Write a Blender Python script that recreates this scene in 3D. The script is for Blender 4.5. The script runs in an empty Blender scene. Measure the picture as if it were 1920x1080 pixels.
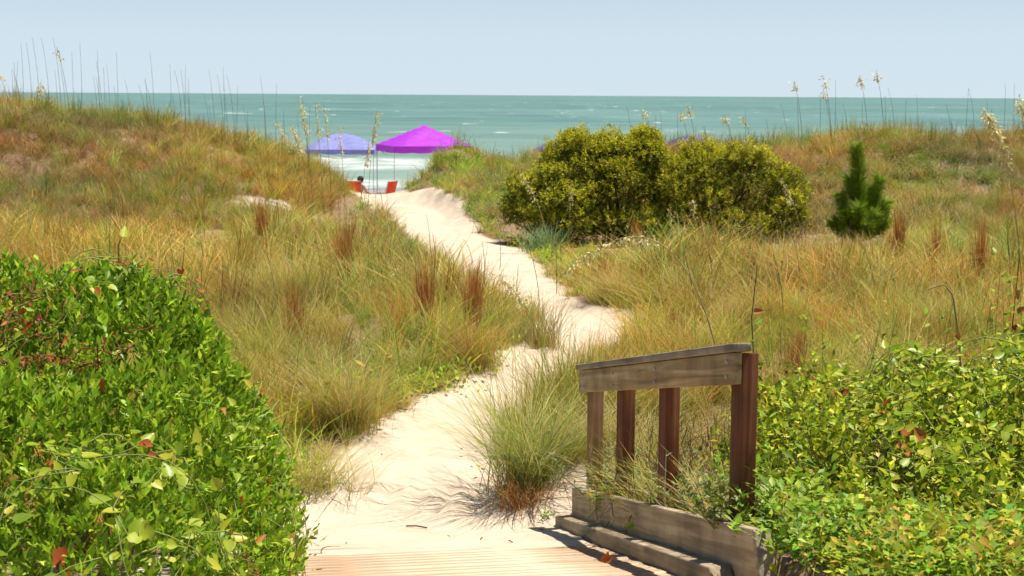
import bpy, math, random
import numpy as np
from mathutils import Vector, Matrix

rng = np.random.default_rng(7)
random.seed(7)
sc = bpy.context.scene
COL = sc.collection
R = math.radians

# ------------------------------------------------------------------ camera, sky, sun, exposure
cam_d = bpy.data.cameras.new('camera'); cam = bpy.data.objects.new('camera', cam_d); COL.objects.link(cam)
cam.location = (0, 0, 2.8)
cam.rotation_euler = (Matrix.Rotation(R(90 - 6.98), 3, 'X') @ Matrix.Rotation(R(0.36), 3, 'Z')).to_euler()
cam_d.sensor_width = 36; cam_d.lens = 36 * 2955 / 1920
cam_d.clip_start = 0.1; cam_d.clip_end = 60000
cam_d.dof.use_dof = True; cam_d.dof.focus_distance = 9.5; cam_d.dof.aperture_fstop = 7.1
sc.camera = cam

SUN = Vector((0.29, 0.09, 1.0)).normalized()          # direction towards the sun
elev = math.asin(SUN.z); azim = math.atan2(SUN.x, SUN.y)
w = bpy.data.worlds.new('World'); sc.world = w; w.use_nodes = True
nt = w.node_tree; nt.nodes.clear()
sky = nt.nodes.new('ShaderNodeTexSky'); sky.sky_type = 'NISHITA'; sky.sun_disc = False
sky.sun_elevation = elev; sky.sun_rotation = azim
sky.air_density = 1.0; sky.dust_density = 0.0; sky.ozone_density = 6.0
# sea haze: pale even air, thick near the horizon and thinning upwards
wtc = nt.nodes.new('ShaderNodeTexCoord'); wsx = nt.nodes.new('ShaderNodeSeparateXYZ'); nt.links.new(wtc.outputs['Generated'], wsx.inputs[0])
wmr = nt.nodes.new('ShaderNodeMapRange'); wmr.interpolation_type = 'SMOOTHERSTEP'
wmr.inputs[1].default_value = 0.0; wmr.inputs[2].default_value = 0.18; wmr.inputs[3].default_value = 0.85; wmr.inputs[4].default_value = 0.05
nt.links.new(wsx.outputs[2], wmr.inputs[0])
wmx = nt.nodes.new('ShaderNodeMix'); wmx.data_type = 'RGBA'; nt.links.new(wmr.outputs[0], wmx.inputs[0]); nt.links.new(sky.outputs[0], wmx.inputs[6])
wmx.inputs[7].default_value = (8.0, 9.75, 11.2, 1)
bg = nt.nodes.new('ShaderNodeBackground'); bg.inputs['Strength'].default_value = 0.055
wo = nt.nodes.new('ShaderNodeOutputWorld')
nt.links.new(wmx.outputs[2], bg.inputs[0]); nt.links.new(bg.outputs[0], wo.inputs[0])

sd = bpy.data.lights.new('sun', 'SUN'); sd.energy = 5.0; sd.angle = R(0.53); sd.color = (1.0, 0.92, 0.78)
so = bpy.data.objects.new('sun', sd); COL.objects.link(so)
so.rotation_euler = (-SUN).to_track_quat('-Z', 'Y').to_euler(); so.location = (10, 5, 30)

vs = sc.view_settings; vs.view_transform = 'Standard'; vs.look = 'None'; vs.gamma = 1; vs.exposure = 0.6; vs.use_curve_mapping = False
sc.cycles.max_bounces = 4; sc.cycles.diffuse_bounces = 2; sc.cycles.glossy_bounces = 2; sc.cycles.transmission_bounces = 4
sc.cycles.transparent_max_bounces = 4; sc.cycles.use_adaptive_sampling = True; sc.cycles.adaptive_threshold = 0.03; sc.cycles.caustics_reflective = False; sc.cycles.caustics_refractive = False

# ------------------------------------------------------------------ tagging helpers
def tag(o, label=None, cat=None, group=None, kind=None):
    if label: o['label'] = label
    if cat: o['category'] = cat
    if group: o['group'] = group
    if kind: o['kind'] = kind
    return o
def empty(name, loc=(0, 0, 0), rz=0, label=None, cat=None, group=None):
    o = bpy.data.objects.new(name, None); COL.objects.link(o)
    o.location = loc; o.rotation_euler = (0, 0, rz); o.empty_display_size = 0.1
    return tag(o, label, cat, group)
def link(name, me, parent=None, loc=None, rot=None, scale=None):
    o = bpy.data.objects.new(name, me); COL.objects.link(o)
    if parent: o.parent = parent
    if loc is not None: o.location = loc
    if rot is not None: o.rotation_euler = rot
    if scale is not None: o.scale = scale if hasattr(scale, '__len__') else (scale,) * 3
    return o

# ------------------------------------------------------------------ mesh helpers
def mesh_np(name, V, faces, mat=None, col=None, smooth=False):
    """V (n,3); faces: list of (m,k) int arrays; col (n,3)"""
    me = bpy.data.meshes.new(name)
    V = np.asarray(V, np.float32); me.vertices.add(len(V)); me.vertices.foreach_set('co', V.ravel())
    if not isinstance(faces, (list, tuple)): faces = [faces]
    faces = [np.asarray(f, np.int32) for f in faces if len(f)]
    tot = sum(f.size for f in faces); npoly = sum(len(f) for f in faces)
    me.loops.add(tot); me.polygons.add(npoly)
    me.loops.foreach_set('vertex_index', np.concatenate([f.ravel() for f in faces]))
    sizes = np.concatenate([np.full(len(f), f.shape[1], np.int32) for f in faces])
    starts = np.concatenate([[0], np.cumsum(sizes)[:-1]]).astype(np.int32)
    me.polygons.foreach_set('loop_start', starts)
    if smooth: me.polygons.foreach_set('use_smooth', np.ones(npoly, bool))
    if col is not None:
        a = me.color_attributes.new('Col', 'FLOAT_COLOR', 'POINT')
        c = np.ones((len(V), 4), np.float32); c[:, :3] = col; a.data.foreach_set('color', c.ravel())
    if mat: me.materials.append(mat)
    me.update(calc_edges=True)
    return me

class MB:
    """collects verts/faces/colours"""
    def __init__(s): s.V = []; s.F = {}; s.C = []; s.n = 0
    def add(s, V, faces, col=None):
        V = np.asarray(V, float); s.V.append(V)
        if not isinstance(faces, list): faces = [faces]
        for f in faces:
            f = np.asarray(f)
            if len(f): s.F.setdefault(f.shape[1], []).append(f + s.n)
        c = np.ones((len(V), 3)) * (0.5 if col is None else np.asarray(col)); s.C.append(c); s.n += len(V)
        return s
    def box(s, c, d, rot=None, col=None, bevel=0.0):
        x, y, z = np.array(d) / 2.
        if bevel <= 0:
            V = np.array([[a * x, b * y, e * z] for a in (-1, 1) for b in (-1, 1) for e in (-1, 1)])
            F = np.array([[0, 1, 3, 2], [4, 6, 7, 5], [0, 4, 5, 1], [2, 3, 7, 6], [0, 2, 6, 4], [1, 5, 7, 3]])
            if rot is not None: V = V @ np.array(rot).T
            return s.add(V + np.array(c), F, col)
        import bmesh
        bm = bmesh.new(); bmesh.ops.create_cube(bm, size=1)
        for v in bm.verts: v.co = Vector((v.co.x * 2 * x, v.co.y * 2 * y, v.co.z * 2 * z))
        bmesh.ops.bevel(bm, geom=bm.edges[:], offset=bevel, segments=2, affect='EDGES')
        bmesh.ops.triangulate(bm, faces=bm.faces[:])
        bm.verts.index_update()
        V = np.array([v.co[:] for v in bm.verts]); F = np.array([[v.index for v in f.verts] for f in bm.faces]); bm.free()
        if rot is not None: V = V @ np.array(rot).T
        return s.add(V + np.array(c), F, col)
    def tube(s, P, r, n=5, col=None):
        P = np.asarray(P, float); m = len(P); r = np.broadcast_to(np.asarray(r, float), (m,))
        T = np.gradient(P, axis=0); T /= np.linalg.norm(T, axis=1)[:, None] + 1e-9
        ref = np.array([0.31, 0.95, 0.05]); A = np.cross(T, ref); A /= np.linalg.norm(A, axis=1)[:, None] + 1e-9
        B = np.cross(T, A); th = np.arange(n) * 2 * math.pi / n
        V = P[:, None] + r[:, None, None] * (A[:, None] * np.cos(th)[None, :, None] + B[:, None] * np.sin(th)[None, :, None])
        i = np.arange(m - 1)[:, None] * n; j = np.arange(n)[None]; k = (j + 1) % n
        F = np.stack([i + j, i + k, i + n + k, i + n + j], -1).reshape(-1, 4)
        cc = col
        if col is not None and np.ndim(col) == 2: cc = np.repeat(col, n, 0)
        return s.add(V.reshape(-1, 3), F, cc)
    def mesh(s, name, mat, smooth=False):
        return mesh_np(name, np.concatenate(s.V), [np.concatenate(f) for f in s.F.values()], mat, np.concatenate(s.C), smooth)
    def build(s, name, mat, parent=None, smooth=False, **k):
        return link(name, s.mesh(name, mat, smooth), parent, **k)

def unit(v): return v / (np.linalg.norm(v, axis=-1, keepdims=True) + 1e-9)

# leaf templates: (across, along, lift) and faces
LEAF = (np.array([[0, 0, 0], [-.5, .5, .14], [.5, .5, .14], [0, .55, 0], [0, 1, -.06]]), np.array([[0, 2, 3], [0, 3, 1], [3, 2, 4], [3, 4, 1]]))
LEAF2 = (np.array([[0, 0, 0], [-.5, .55, .1], [.5, .55, .1], [0, 1, -.05]]), np.array([[0, 2, 3], [0, 3, 1]]))
HEART = (np.array([[0, .06, 0], [-.26, -.04, .05], [-.5, .18, .12], [-.42, .5, .1], [-.2, .8, .02], [0, 1.02, -.12], [.2, .8, .02], [.42, .5, .1], [.5, .18, .12], [.26, -.04, .05], [0, .45, -.02], [0, .75, -.04]]),
         np.array([[0, 10, 1], [1, 10, 2], [2, 10, 3], [3, 10, 11], [3, 11, 4], [4, 11, 5], [5, 11, 6], [6, 11, 7], [7, 11, 10], [7, 10, 8], [8, 10, 9], [9, 10, 0]]))

def leaves(mb, tmpl, pos, axis, normal, L, W, col):
    """vectorised leaves"""
    T, F = tmpl; N = len(pos)
    if N == 0: return
    axis = unit(axis); side = unit(np.cross(axis, normal)); nrm = np.cross(side, axis)
    L = np.broadcast_to(L, (N,)); W = np.broadcast_to(W, (N,))
    V = (pos[:, None] + side[:, None] * (T[None, :, 0:1] * W[:, None, None]) + axis[:, None] * (T[None, :, 1:2] * L[:, None, None])
         + nrm[:, None] * (T[None, :, 2:3] * W[:, None, None]))
    FF = (F[None] + (np.arange(N) * len(T))[:, None, None]).reshape(-1, F.shape[1])
    mb.add(V.reshape(-1, 3), FF, np.repeat(col, len(T), 0))

def blades(mb, base, az, h, lean, curve, wid, col, seg=4, tipcol=None, droop=0.0):
    """vectorised grass blades: base (N,3); tilt grows with t"""
    N = len(base); t = np.linspace(0, 1, seg + 1)
    d = np.stack([np.cos(az), np.sin(az), np.zeros(N)], -1); sdv = np.stack([-np.sin(az), np.cos(az), np.zeros(N)], -1)
    tw = rng.uniform(-1, 1, N)[:, None]; sdv = unit(sdv + d * tw)
    hor = h[:, None] * (lean[:, None] * t + curve[:, None] * t ** 2)
    ver = h[:, None] * (t - (0.28 * curve[:, None] + droop) * t ** 2.5)
    P = base[:, None] + d[:, None] * hor[..., None]; P[..., 2] += ver
    wv = (wid[:, None] * np.array([*(1 - 0.75 * t[:-1] ** 1.5), 0.12])[None])[..., None] * sdv[:, None] * 0.5
    V = np.stack([P - wv, P + wv], 2).reshape(-1, 3)
    k = np.arange(seg) * 2; f = np.stack([k, k + 1, k + 3, k + 2], -1)
    FF = (f[None] + (np.arange(N) * 2 * (seg + 1))[:, None, None]).reshape(-1, 4)
    if tipcol is None: C = np.repeat(col, 2 * (seg + 1), 0)
    else: C = (col[:, None] * (1 - t[None, :, None]) + tipcol[:, None] * t[None, :, None]); C = np.repeat(C.reshape(-1, 3), 2, 0)
    mb.add(V, FF, C)

def pick(pal, n, jit=0.12):
    pal = np.array(pal); c = pal[rng.integers(0, len(pal), n)] * (1 + rng.normal(0, jit, (n, 1)))
    return np.clip(c * (1 + rng.normal(0, jit * .4, (n, 3))), 0.004, 0.9)

# ------------------------------------------------------------------ materials
def newmat(name):
    m = bpy.data.materials.new(name); m.use_nodes = True; t = m.node_tree; t.nodes.clear()
    out = t.nodes.new('ShaderNodeOutputMaterial')
    return m, t, out
def nd(t, typ, **k):
    n = t.nodes.new(typ)
    for a, b in k.items():
        if a.startswith('i_'): n.inputs[int(a[2:])].default_value = b
        else: setattr(n, a, b)
    return n
def ramp(t, stops, fac=None):
    r = t.nodes.new('ShaderNodeValToRGB'); e = r.color_ramp.elements
    while len(e) < len(stops): e.new(0.5)
    for x, (p, c) in zip(e, stops): x.position = p; x.color = (*c, 1) if len(c) == 3 else c
    if fac is not None: t.links.new(fac, r.inputs[0])
    return r
def foliage(name, inst=False, transl=0.35, rough=0.5, spec=0.3, objrand=None):
    m, t, out = newmat(name); L = t.links.new
    if objrand:
        oi = nd(t, 'ShaderNodeObjectInfo'); c = ramp(t, objrand, oi.outputs['Random']).outputs[0]
    else:
        c = nd(t, 'ShaderNodeAttribute', attribute_name='Col').outputs['Color']
    if inst:
        ti = nd(t, 'ShaderNodeAttribute', attribute_name='tint', attribute_type='INSTANCER')
        mx = nd(t, 'ShaderNodeMix', data_type='RGBA', blend_type='MULTIPLY'); mx.inputs[0].default_value = 1
        L(c, mx.inputs[6]); L(ti.outputs['Color'], mx.inputs[7]); c = mx.outputs[2]
    p = nd(t, 'ShaderNodeBsdfPrincipled'); p.inputs['Roughness'].default_value = rough; p.inputs['Specular IOR Level'].default_value = spec
    L(c, p.inputs['Base Color'])
    tr = nd(t, 'ShaderNodeBsdfTranslucent'); L(c, tr.inputs[0])
    ms = nd(t, 'ShaderNodeMixShader'); ms.inputs[0].default_value = transl
    L(p.outputs[0], ms.inputs[1]); L(tr.outputs[0], ms.inputs[2]); L(ms.outputs[0], out.inputs[0])
    return m
M = {}
M['grass'] = foliage('grass_blades', inst=True, transl=0.34, rough=0.6, spec=0.2)
M['blade'] = foliage('tussock_blades', transl=0.34, rough=0.6, spec=0.2)
M['leaf'] = foliage('shrub_leaves', transl=0.36, rough=0.42, spec=0.25)
M['myrtle'] = foliage('myrtle_leaves', transl=0.28, rough=0.55, spec=0.12)
M['needle'] = foliage('pine_needles', transl=0.2, rough=0.5, spec=0.3)
M['seed'] = foliage('seed_heads', transl=0.3, rough=0.7, spec=0.2)
M['vine_leaf'] = foliage('vine_leaves', transl=0.42, rough=0.4, spec=0.4,
    objrand=[(0, (.18, .29, .015)), (.35, (.30, .42, .025)), (.7, (.42, .51, .035)), (.93, (.52, .55, .05)), (1, (.60, .50, .06))])
M['dead_leaf'] = foliage('withered_leaves', transl=0.3, rough=0.6, spec=0.2, objrand=[(0, (.30, .05, .015)), (.5, (.42, .12, .025)), (1, (.50, .22, .06))])

def wood(name, c1, c2, c3, axis='y', scale=1.0, rough=0.8, sand=False):
    m, t, out = newmat(name); L = t.links.new
    tc = nd(t, 'ShaderNodeTexCoord'); mp = nd(t, 'ShaderNodeMapping')
    s = {'x': (1.2, 26, 26), 'y': (26, 1.2, 26), 'z': (26, 26, 1.2)}[axis]
    mp.inputs['Scale'].default_value = tuple(v * scale for v in s)
    if axis == 'y':      # grain runs along the sloping boards
        a1 = nd(t, 'ShaderNodeSeparateXYZ'); a2 = nd(t, 'ShaderNodeCombineXYZ'); a3 = nd(t, 'ShaderNodeMath', operation='MULTIPLY_ADD')
        L(tc.outputs['Object'], a1.inputs[0]); L(a1.outputs[1], a3.inputs[0]); a3.inputs[1].default_value = .2; L(a1.outputs[2], a3.inputs[2])
        L(a1.outputs[0], a2.inputs[0]); L(a1.outputs[1], a2.inputs[1]); L(a3.outputs[0], a2.inputs[2]); L(a2.outputs[0], mp.inputs[0])
    else: L(tc.outputs['Object'], mp.inputs[0])
    oi = nd(t, 'ShaderNodeObjectInfo'); va = nd(t, 'ShaderNodeVectorMath', operation='ADD')
    sc_ = nd(t, 'ShaderNodeVectorMath', operation='SCALE'); sc_.inputs[0].default_value = (37, 53, 29); L(oi.outputs['Random'], sc_.inputs['Scale'])
    L(mp.outputs[0], va.inputs[0]); L(sc_.outputs[0], va.inputs[1])
    n1 = nd(t, 'ShaderNodeTexNoise'); n1.inputs['Scale'].default_value = 1; n1.inputs['Detail'].default_value = 6; n1.inputs['Distortion'].default_value = 0.6
    L(va.outputs[0], n1.inputs[0])
    n2 = nd(t, 'ShaderNodeTexNoise'); n2.inputs['Scale'].default_value = 5; n2.inputs['Detail'].default_value = 4; L(tc.outputs['Object'], n2.inputs[0])
    r1 = ramp(t, [(.28, c1), (.5, c2), (.72, c3)], n1.outputs[0])
    mx = nd(t, 'ShaderNodeMix', data_type='RGBA', blend_type='MULTIPLY')
    r2 = ramp(t, [(.3, (.55, .55, .56)), (.65, (1.15, 1.12, 1.08))], n2.outputs[0]); mx.inputs[0].default_value = 0.8
    L(r1.outputs[0], mx.inputs[6]); L(r2.outputs[0], mx.inputs[7]); c = mx.outputs[2]
    # per-piece tone
    hs = nd(t, 'ShaderNodeHueSaturation'); mr = nd(t, 'ShaderNodeMapRange'); mr.inputs[3].default_value = .82; mr.inputs[4].default_value = 1.18
    L(oi.outputs['Random'], mr.inputs[0]); L(mr.outputs[0], hs.inputs['Value']); L(c, hs.inputs['Color']); c = hs.outputs[0]
    p = nd(t, 'ShaderNodeBsdfPrincipled'); p.inputs['Roughness'].default_value = rough; p.inputs['Specular IOR Level'].default_value = .25
    if sand:
        n3 = nd(t, 'ShaderNodeTexNoise'); n3.inputs['Scale'].default_value = 1; n3.inputs['Detail'].default_value = 5
        mp3 = nd(t, 'ShaderNodeMapping'); mp3.inputs['Scale'].default_value = (2.2, 9, 9); L(tc.outputs['Object'], mp3.inputs[0]); L(mp3.outputs[0], n3.inputs[0])
        r3 = ramp(t, [(.40, (.12, .12, .12)), (.60, (.95, .95, .95))], n3.outputs[0])
        m3 = nd(t, 'ShaderNodeMix', data_type='RGBA'); L(r3.outputs[0], m3.inputs[0]); L(c, m3.inputs[6]); m3.inputs[7].default_value = (.62, .50, .38, 1); c = m3.outputs[2]
    L(c, p.inputs['Base Color'])
    b = nd(t, 'ShaderNodeBump'); b.inputs['Strength'].default_value = .5; b.inputs['Distance'].default_value = .006
    L(n1.outputs[0], b.inputs['Height']); L(b.outputs[0], p.inputs['Normal']); L(p.outputs[0], out.inputs[0])
    return m
M['rail'] = wood('weathered_rail_wood', (.22, .155, .08), (.42, .31, .17), (.58, .46, .28), 'y')
M['cap'] = wood('weathered_cap_wood', (.20, .16, .12), (.32, .27, .21), (.42, .37, .30), 'y')
M['post'] = wood('red_brown_post_wood', (.08, .026, .012), (.16, .058, .026), (.25, .115, .055), 'z')
M['tanpost'] = wood('tan_post_wood', (.17, .09, .04), (.30, .18, .09), (.42, .28, .15), 'z')
M['curb'] = wood('weathered_curb_wood', (.22, .165, .105), (.38, .30, .20), (.52, .43, .31), 'y')
M['plank'] = wood('sanded_plank_wood', (.42, .24, .13), (.55, .33, .19), (.62, .42, .27), 'x', sand=True)

def plain(name, c, rough=.6, spec=.3, transl=0.0):
    m, t, out = newmat(name); L = t.links.new
    n = nd(t, 'ShaderNodeTexNoise'); n.inputs['Scale'].default_value = 9; n.inputs['Detail'].default_value = 4
    r = ramp(t, [(.3, tuple(v * .82 for v in c)), (.7, tuple(min(1, v * 1.12) for v in c))], n.outputs[0])
    p = nd(t, 'ShaderNodeBsdfPrincipled'); p.inputs['Roughness'].default_value = rough; p.inputs['Specular IOR Level'].default_value = spec
    L(r.outputs[0], p.inputs['Base Color'])
    if transl:
        tr = nd(t, 'ShaderNodeBsdfTranslucent'); L(r.outputs[0], tr.inputs[0]); ms = nd(t, 'ShaderNodeMixShader'); ms.inputs[0].default_value = transl
        L(p.outputs[0], ms.inputs[1]); L(tr.outputs[0], ms.inputs[2]); L(ms.outputs[0], out.inputs[0])
    else: L(p.outputs[0], out.inputs[0])
    return m
M['bark'] = plain('twig_bark', (.13, .085, .05), .9, .1)
M['greenstem'] = plain('green_stem', (.22, .27, .06), .6)
M['redstem'] = plain('dry_red_stem', (.22, .07, .03), .8)
M['palestem'] = plain('pale_dead_twig', (.42, .38, .31), .8)
M['straw'] = plain('straw_stalk', (.36, .28, .13), .7)
M['darkstalk'] = plain('dark_dry_stalk', (.17, .145, .09), .8)
M['purple'] = plain('purple_canopy_fabric', (.46, .045, .72), .55, .3, .3)
M['lavender'] = plain('lavender_canopy_fabric', (.27, .30, .66), .55, .3, .3)
M['blue'] = plain('blue_canopy_fabric', (.10, .13, .62), .55, .3, .3)
M['metal'] = plain('grey_painted_metal', (.42, .43, .45), .4, .5)
M['redsling'] = plain('red_orange_sling_fabric', (.72, .075, .02), .7, .2, .2)
M['skin'] = plain('skin', (.50, .27, .18), .5, .3)
M['hair'] = plain('dark_hair', (.035, .022, .015), .6, .3)
M['swim'] = plain('dark_pink_swimwear', (.40, .05, .10), .7, .2)
M['armwood'] = plain('brown_armrest_wood', (.25, .11, .05), .6, .2)

# ground: clean sand with litter where vegetated
def ground_mat():
    m, t, out = newmat('dune_sand'); L = t.links.new
    a = nd(t, 'ShaderNodeAttribute', attribute_name='Col')    # r = vegetated, g = wet
    sp = nd(t, 'ShaderNodeSeparateColor'); L(a.outputs['Color'], sp.inputs[0])
    geo = nd(t, 'ShaderNodeNewGeometry')
    n1 = nd(t, 'ShaderNodeTexNoise'); n1.inputs['Scale'].default_value = 3.2; n1.inputs['Detail'].default_value = 8; n1.inputs['Roughness'].default_value = .6; L(geo.outputs['Position'], n1.inputs[0])
    n2 = nd(t, 'ShaderNodeTexNoise'); n2.inputs['Scale'].default_value = 22; n2.inputs['Detail'].default_value = 5; L(geo.outputs['Position'], n2.inputs[0])
    n3 = nd(t, 'ShaderNodeTexNoise'); n3.inputs['Scale'].default_value = 1.1; n3.inputs['Detail'].default_value = 6; L(geo.outputs['Position'], n3.inputs[0])
    sand = ramp(t, [(.3, (.49, .40, .305)), (.55, (.56, .465, .365)), (.75, (.60, .51, .41))], n1.outputs[0])
    lit = ramp(t, [(.3, (.10, .065, .035)), (.5, (.22, .14, .08)), (.66, (.34, .25, .16)), (.8, (.50, .40, .30))], n2.outputs[0])
    ad = nd(t, 'ShaderNodeMath', operation='ADD'); L(sp.outputs[0], ad.inputs[0])
    mr = nd(t, 'ShaderNodeMapRange'); mr.inputs[1].default_value = .35; mr.inputs[2].default_value = .7; mr.inputs[3].default_value = -.35; mr.inputs[4].default_value = .3
    L(n3.outputs[0], mr.inputs[0]); L(mr.outputs[0], ad.inputs[1])
    rr = ramp(t, [(.35, (0, 0, 0)), (.75, (1, 1, 1))], ad.outputs[0])
    mu = nd(t, 'ShaderNodeMath', operation='MULTIPLY'); L(rr.outputs[0], mu.inputs[0])
    r5 = ramp(t, [(.05, (0, 0, 0)), (.3, (1, 1, 1))], sp.outputs[0]); L(r5.outputs[0], mu.inputs[1])
    mx = nd(t, 'ShaderNodeMix', data_type='RGBA'); L(mu.outputs[0], mx.inputs[0]); L(sand.outputs[0], mx.inputs[6]); L(lit.outputs[0], mx.inputs[7])
    mw = nd(t, 'ShaderNodeMix', data_type='RGBA'); L(sp.outputs[1], mw.inputs[0]); L(mx.outputs[2], mw.inputs[6]); mw.inputs[7].default_value = (.30, .27, .23, 1)
    p = nd(t, 'ShaderNodeBsdfPrincipled'); p.inputs['Specular IOR Level'].default_value = .2
    L(mw.outputs[2], p.inputs['Base Color'])
    ro = nd(t, 'ShaderNodeMapRange'); ro.inputs[3].default_value = .9; ro.inputs[4].default_value = .25; L(sp.outputs[1], ro.inputs[0]); L(ro.outputs[0], p.inputs['Roughness'])
    vo = nd(t, 'ShaderNodeTexVoronoi', feature='SMOOTH_F1'); vo.inputs['Scale'].default_value = 3.3; L(geo.outputs['Position'], vo.inputs['Vector'])
    mv = nd(t, 'ShaderNodeMath', operation='MULTIPLY_ADD'); L(vo.outputs['Distance'], mv.inputs[0]); mv.inputs[1].default_value = .9; L(n1.outputs[0], mv.inputs[2])
    mh = nd(t, 'ShaderNodeMath', operation='MULTIPLY_ADD'); L(n2.outputs[0], mh.inputs[0]); mh.inputs[1].default_value = .35; L(mv.outputs[0], mh.inputs[2])
    b = nd(t, 'ShaderNodeBump'); b.inputs['Strength'].default_value = .45; b.inputs['Distance'].default_value = .05
    L(mh.outputs[0], b.inputs['Height']); L(b.outputs[0], p.inputs['Normal']); L(p.outputs[0], out.inputs[0])
    return m
M['ground'] = ground_mat()

def sea_mat():
    m, t, out = newmat('sea_water'); L = t.links.new
    geo = nd(t, 'ShaderNodeNewGeometry'); pos = geo.outputs['Position']
    sx = nd(t, 'ShaderNodeSeparateXYZ'); L(pos, sx.inputs[0])
    def noise(scale, vec, detail=5, rough=.55):
        mp = nd(t, 'ShaderNodeMapping'); mp.inputs['Scale'].default_value = vec; L(pos, mp.inputs[0])
        n = nd(t, 'ShaderNodeTexNoise'); n.inputs['Scale'].default_value = scale; n.inputs['Detail'].default_value = detail; n.inputs['Roughness'].default_value = rough
        L(mp.outputs[0], n.inputs[0]); return n.outputs[0]
    big = noise(.004, (.5, 1, 1), 4); mid = noise(.05, (.35, 1, 1), 6); 
    c1 = ramp(t, [(.30, (.078, .162, .156)), (.5, (.106, .202, .186)), (.7, (.135, .238, .212))], big)
    c2 = ramp(t, [(.32, (.62, .70, .74)), (.5, (1, 1, 1)), (.68, (1.3, 1.22, 1.18))], mid)
    mu = nd(t, 'ShaderNodeMix', data_type='RGBA', blend_type='MULTIPLY'); mu.inputs[0].default_value = .85; L(c1.outputs[0], mu.inputs[6]); L(c2.outputs[0], mu.inputs[7])
    # shallow sandy water near shore
    near = nd(t, 'ShaderNodeMapRange'); near.inputs[1].default_value = 75; near.inputs[2].default_value = 260; near.inputs[3].default_value = 1; near.inputs[4].default_value = 0
    L(sx.outputs[1], near.inputs[0])
    m2 = nd(t, 'ShaderNodeMix', data_type='RGBA'); nm = nd(t, 'ShaderNodeMath', operation='MULTIPLY'); L(near.outputs[0], nm.inputs[0]); nm.inputs[1].default_value = .75
    L(nm.outputs[0], m2.inputs[0]); L(mu.outputs[2], m2.inputs[6]); m2.inputs[7].default_value = (.20, .29, .24, 1)
    # foam: whitecaps + breakers
    cap = noise(.30, (.6, 1, 1), 3, .5); capm = noise(.02, (.6, 1, 1), 2)
    ca = nd(t, 'ShaderNodeMath', operation='MULTIPLY_ADD'); L(capm, ca.inputs[0]); ca.inputs[1].default_value = .35; L(cap, ca.inputs[2])
    wc = ramp(t, [(.875, (0, 0, 0)), (.90, (1, 1, 1))], ca.outputs[0])
    wy = noise(.06, (1, .5, 1), 4)
    yy = nd(t, 'ShaderNodeMath', operation='MULTIPLY_ADD'); L(wy, yy.inputs[0]); yy.inputs[1].default_value = 16; L(sx.outputs[1], yy.inputs[2])   # y + 8 avg
    brk = ramp(t, [(0, (1, 1, 1)), (.118, (1, 1, 1)), (.14, (.15, .15, .15)), (.26, (.12, .12, .12)), (.30, (1, 1, 1)), (.40, (1, 1, 1)), (.48, (0, 0, 0)), (1, (0, 0, 0))])
    by = nd(t, 'ShaderNodeMapRange'); by.inputs[1].default_value = 76; by.inputs[2].default_value = 160; L(yy.outputs[0], by.inputs[0]); L(by.outputs[0], brk.inputs[0])
    lace = noise(.9, (.5, 1, 1), 5, .7); lr = ramp(t, [(.36, (.12, .12, .12)), (.62, (1, 1, 1))], lace)
    bm_ = nd(t, 'ShaderNodeMath', operation='MULTIPLY'); L(brk.outputs[0], bm_.inputs[0]); L(lr.outputs[0], bm_.inputs[1])
    mxf = nd(t, 'ShaderNodeMath', operation='MAXIMUM'); L(bm_.outputs[0], mxf.inputs[0]); L(wc.outputs[0], mxf.inputs[1])
    m3 = nd(t, 'ShaderNodeMix', data_type='RGBA'); L(mxf.outputs[0], m3.inputs[0]); L(m2.outputs[2], m3.inputs[6]); m3.inputs[7].default_value = (.60, .62, .60, 1)
    p = nd(t, 'ShaderNodeBsdfPrincipled'); L(m3.outputs[2], p.inputs['Base Color']); p.inputs['Roughness'].default_value = .45; p.inputs['Specular IOR Level'].default_value = .12
    b = nd(t, 'ShaderNodeBump'); b.inputs['Strength'].default_value = .6; b.inputs['Distance'].default_value = .8
    L(noise(.35, (.4, 1, 1), 6), b.inputs['Height']); L(b.outputs[0], p.inputs['Normal']); L(p.outputs[0], out.inputs[0])
    return m
M['sea'] = sea_mat()

# ------------------------------------------------------------------ terrain
PY = np.array([4, 9.4, 10.0, 11.3, 12.1, 13.1, 14.3, 15.8, 17.5, 19.6, 21.1, 22.9, 25.7, 28.4, 31.6, 37.3, 41, 44, 50])
PL = np.array([-1.9, -1.9, -1.75, -1.45, -1.32, -1.08, -.6, -.22, .22, .38, .10, -.62, -1.05, -1.42, -2.05, -3.1, -3.7, -4.4, -6.5])
PR = np.array([.3, .3, .29, -.10, -.05, -.10, .25, .68, 1.27, 1.52, .70, .68, .36, .22, -.72, -1.35, -2.35, -3.2, -2.5])
def sst(a, b, x): t = np.clip((x - a) / (b - a), 0, 1); return t * t * (3 - 2 * t)
_ph = rng.uniform(0, 6.28, (24, 2)); _dr = rng.uniform(0, 6.28, 24)
def fbm(x, y, s, o=4):
    r = 0; a = 1; f = s
    for k in range(o):
        for j in range(2):
            i = (k * 2 + j) % 24
            r = r + a * np.sin((x * np.cos(_dr[i]) + y * np.sin(_dr[i])) * f + _ph[i, 0] + 1.3 * np.sin((x * np.sin(_dr[i]) - y * np.cos(_dr[i])) * f * .7 + _ph[i, 1]))
        a *= .5; f *= 2.03
    return r * .3
def path_d(x, y):
    """signed distance-like: >0 inside the sandy path (metres from nearest edge)"""
    l = np.interp(y, PY, PL); r = np.interp(y, PY, PR); wob = .10 * fbm(x, y, 2.2, 3)
    d = np.minimum(x - l, r - x) + wob
    hump = .6 - np.hypot((x + 2.5) / .7, (y - 40.3) / 1.7)
    return np.maximum(d, hump)
SLOPE = .203
HEAD = math.atan(.173)
def ramp_s(x, y): return (x - .29) * math.sin(HEAD) - (y - 10.0) * math.cos(HEAD)      # metres up the ramp from its foot
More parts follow.
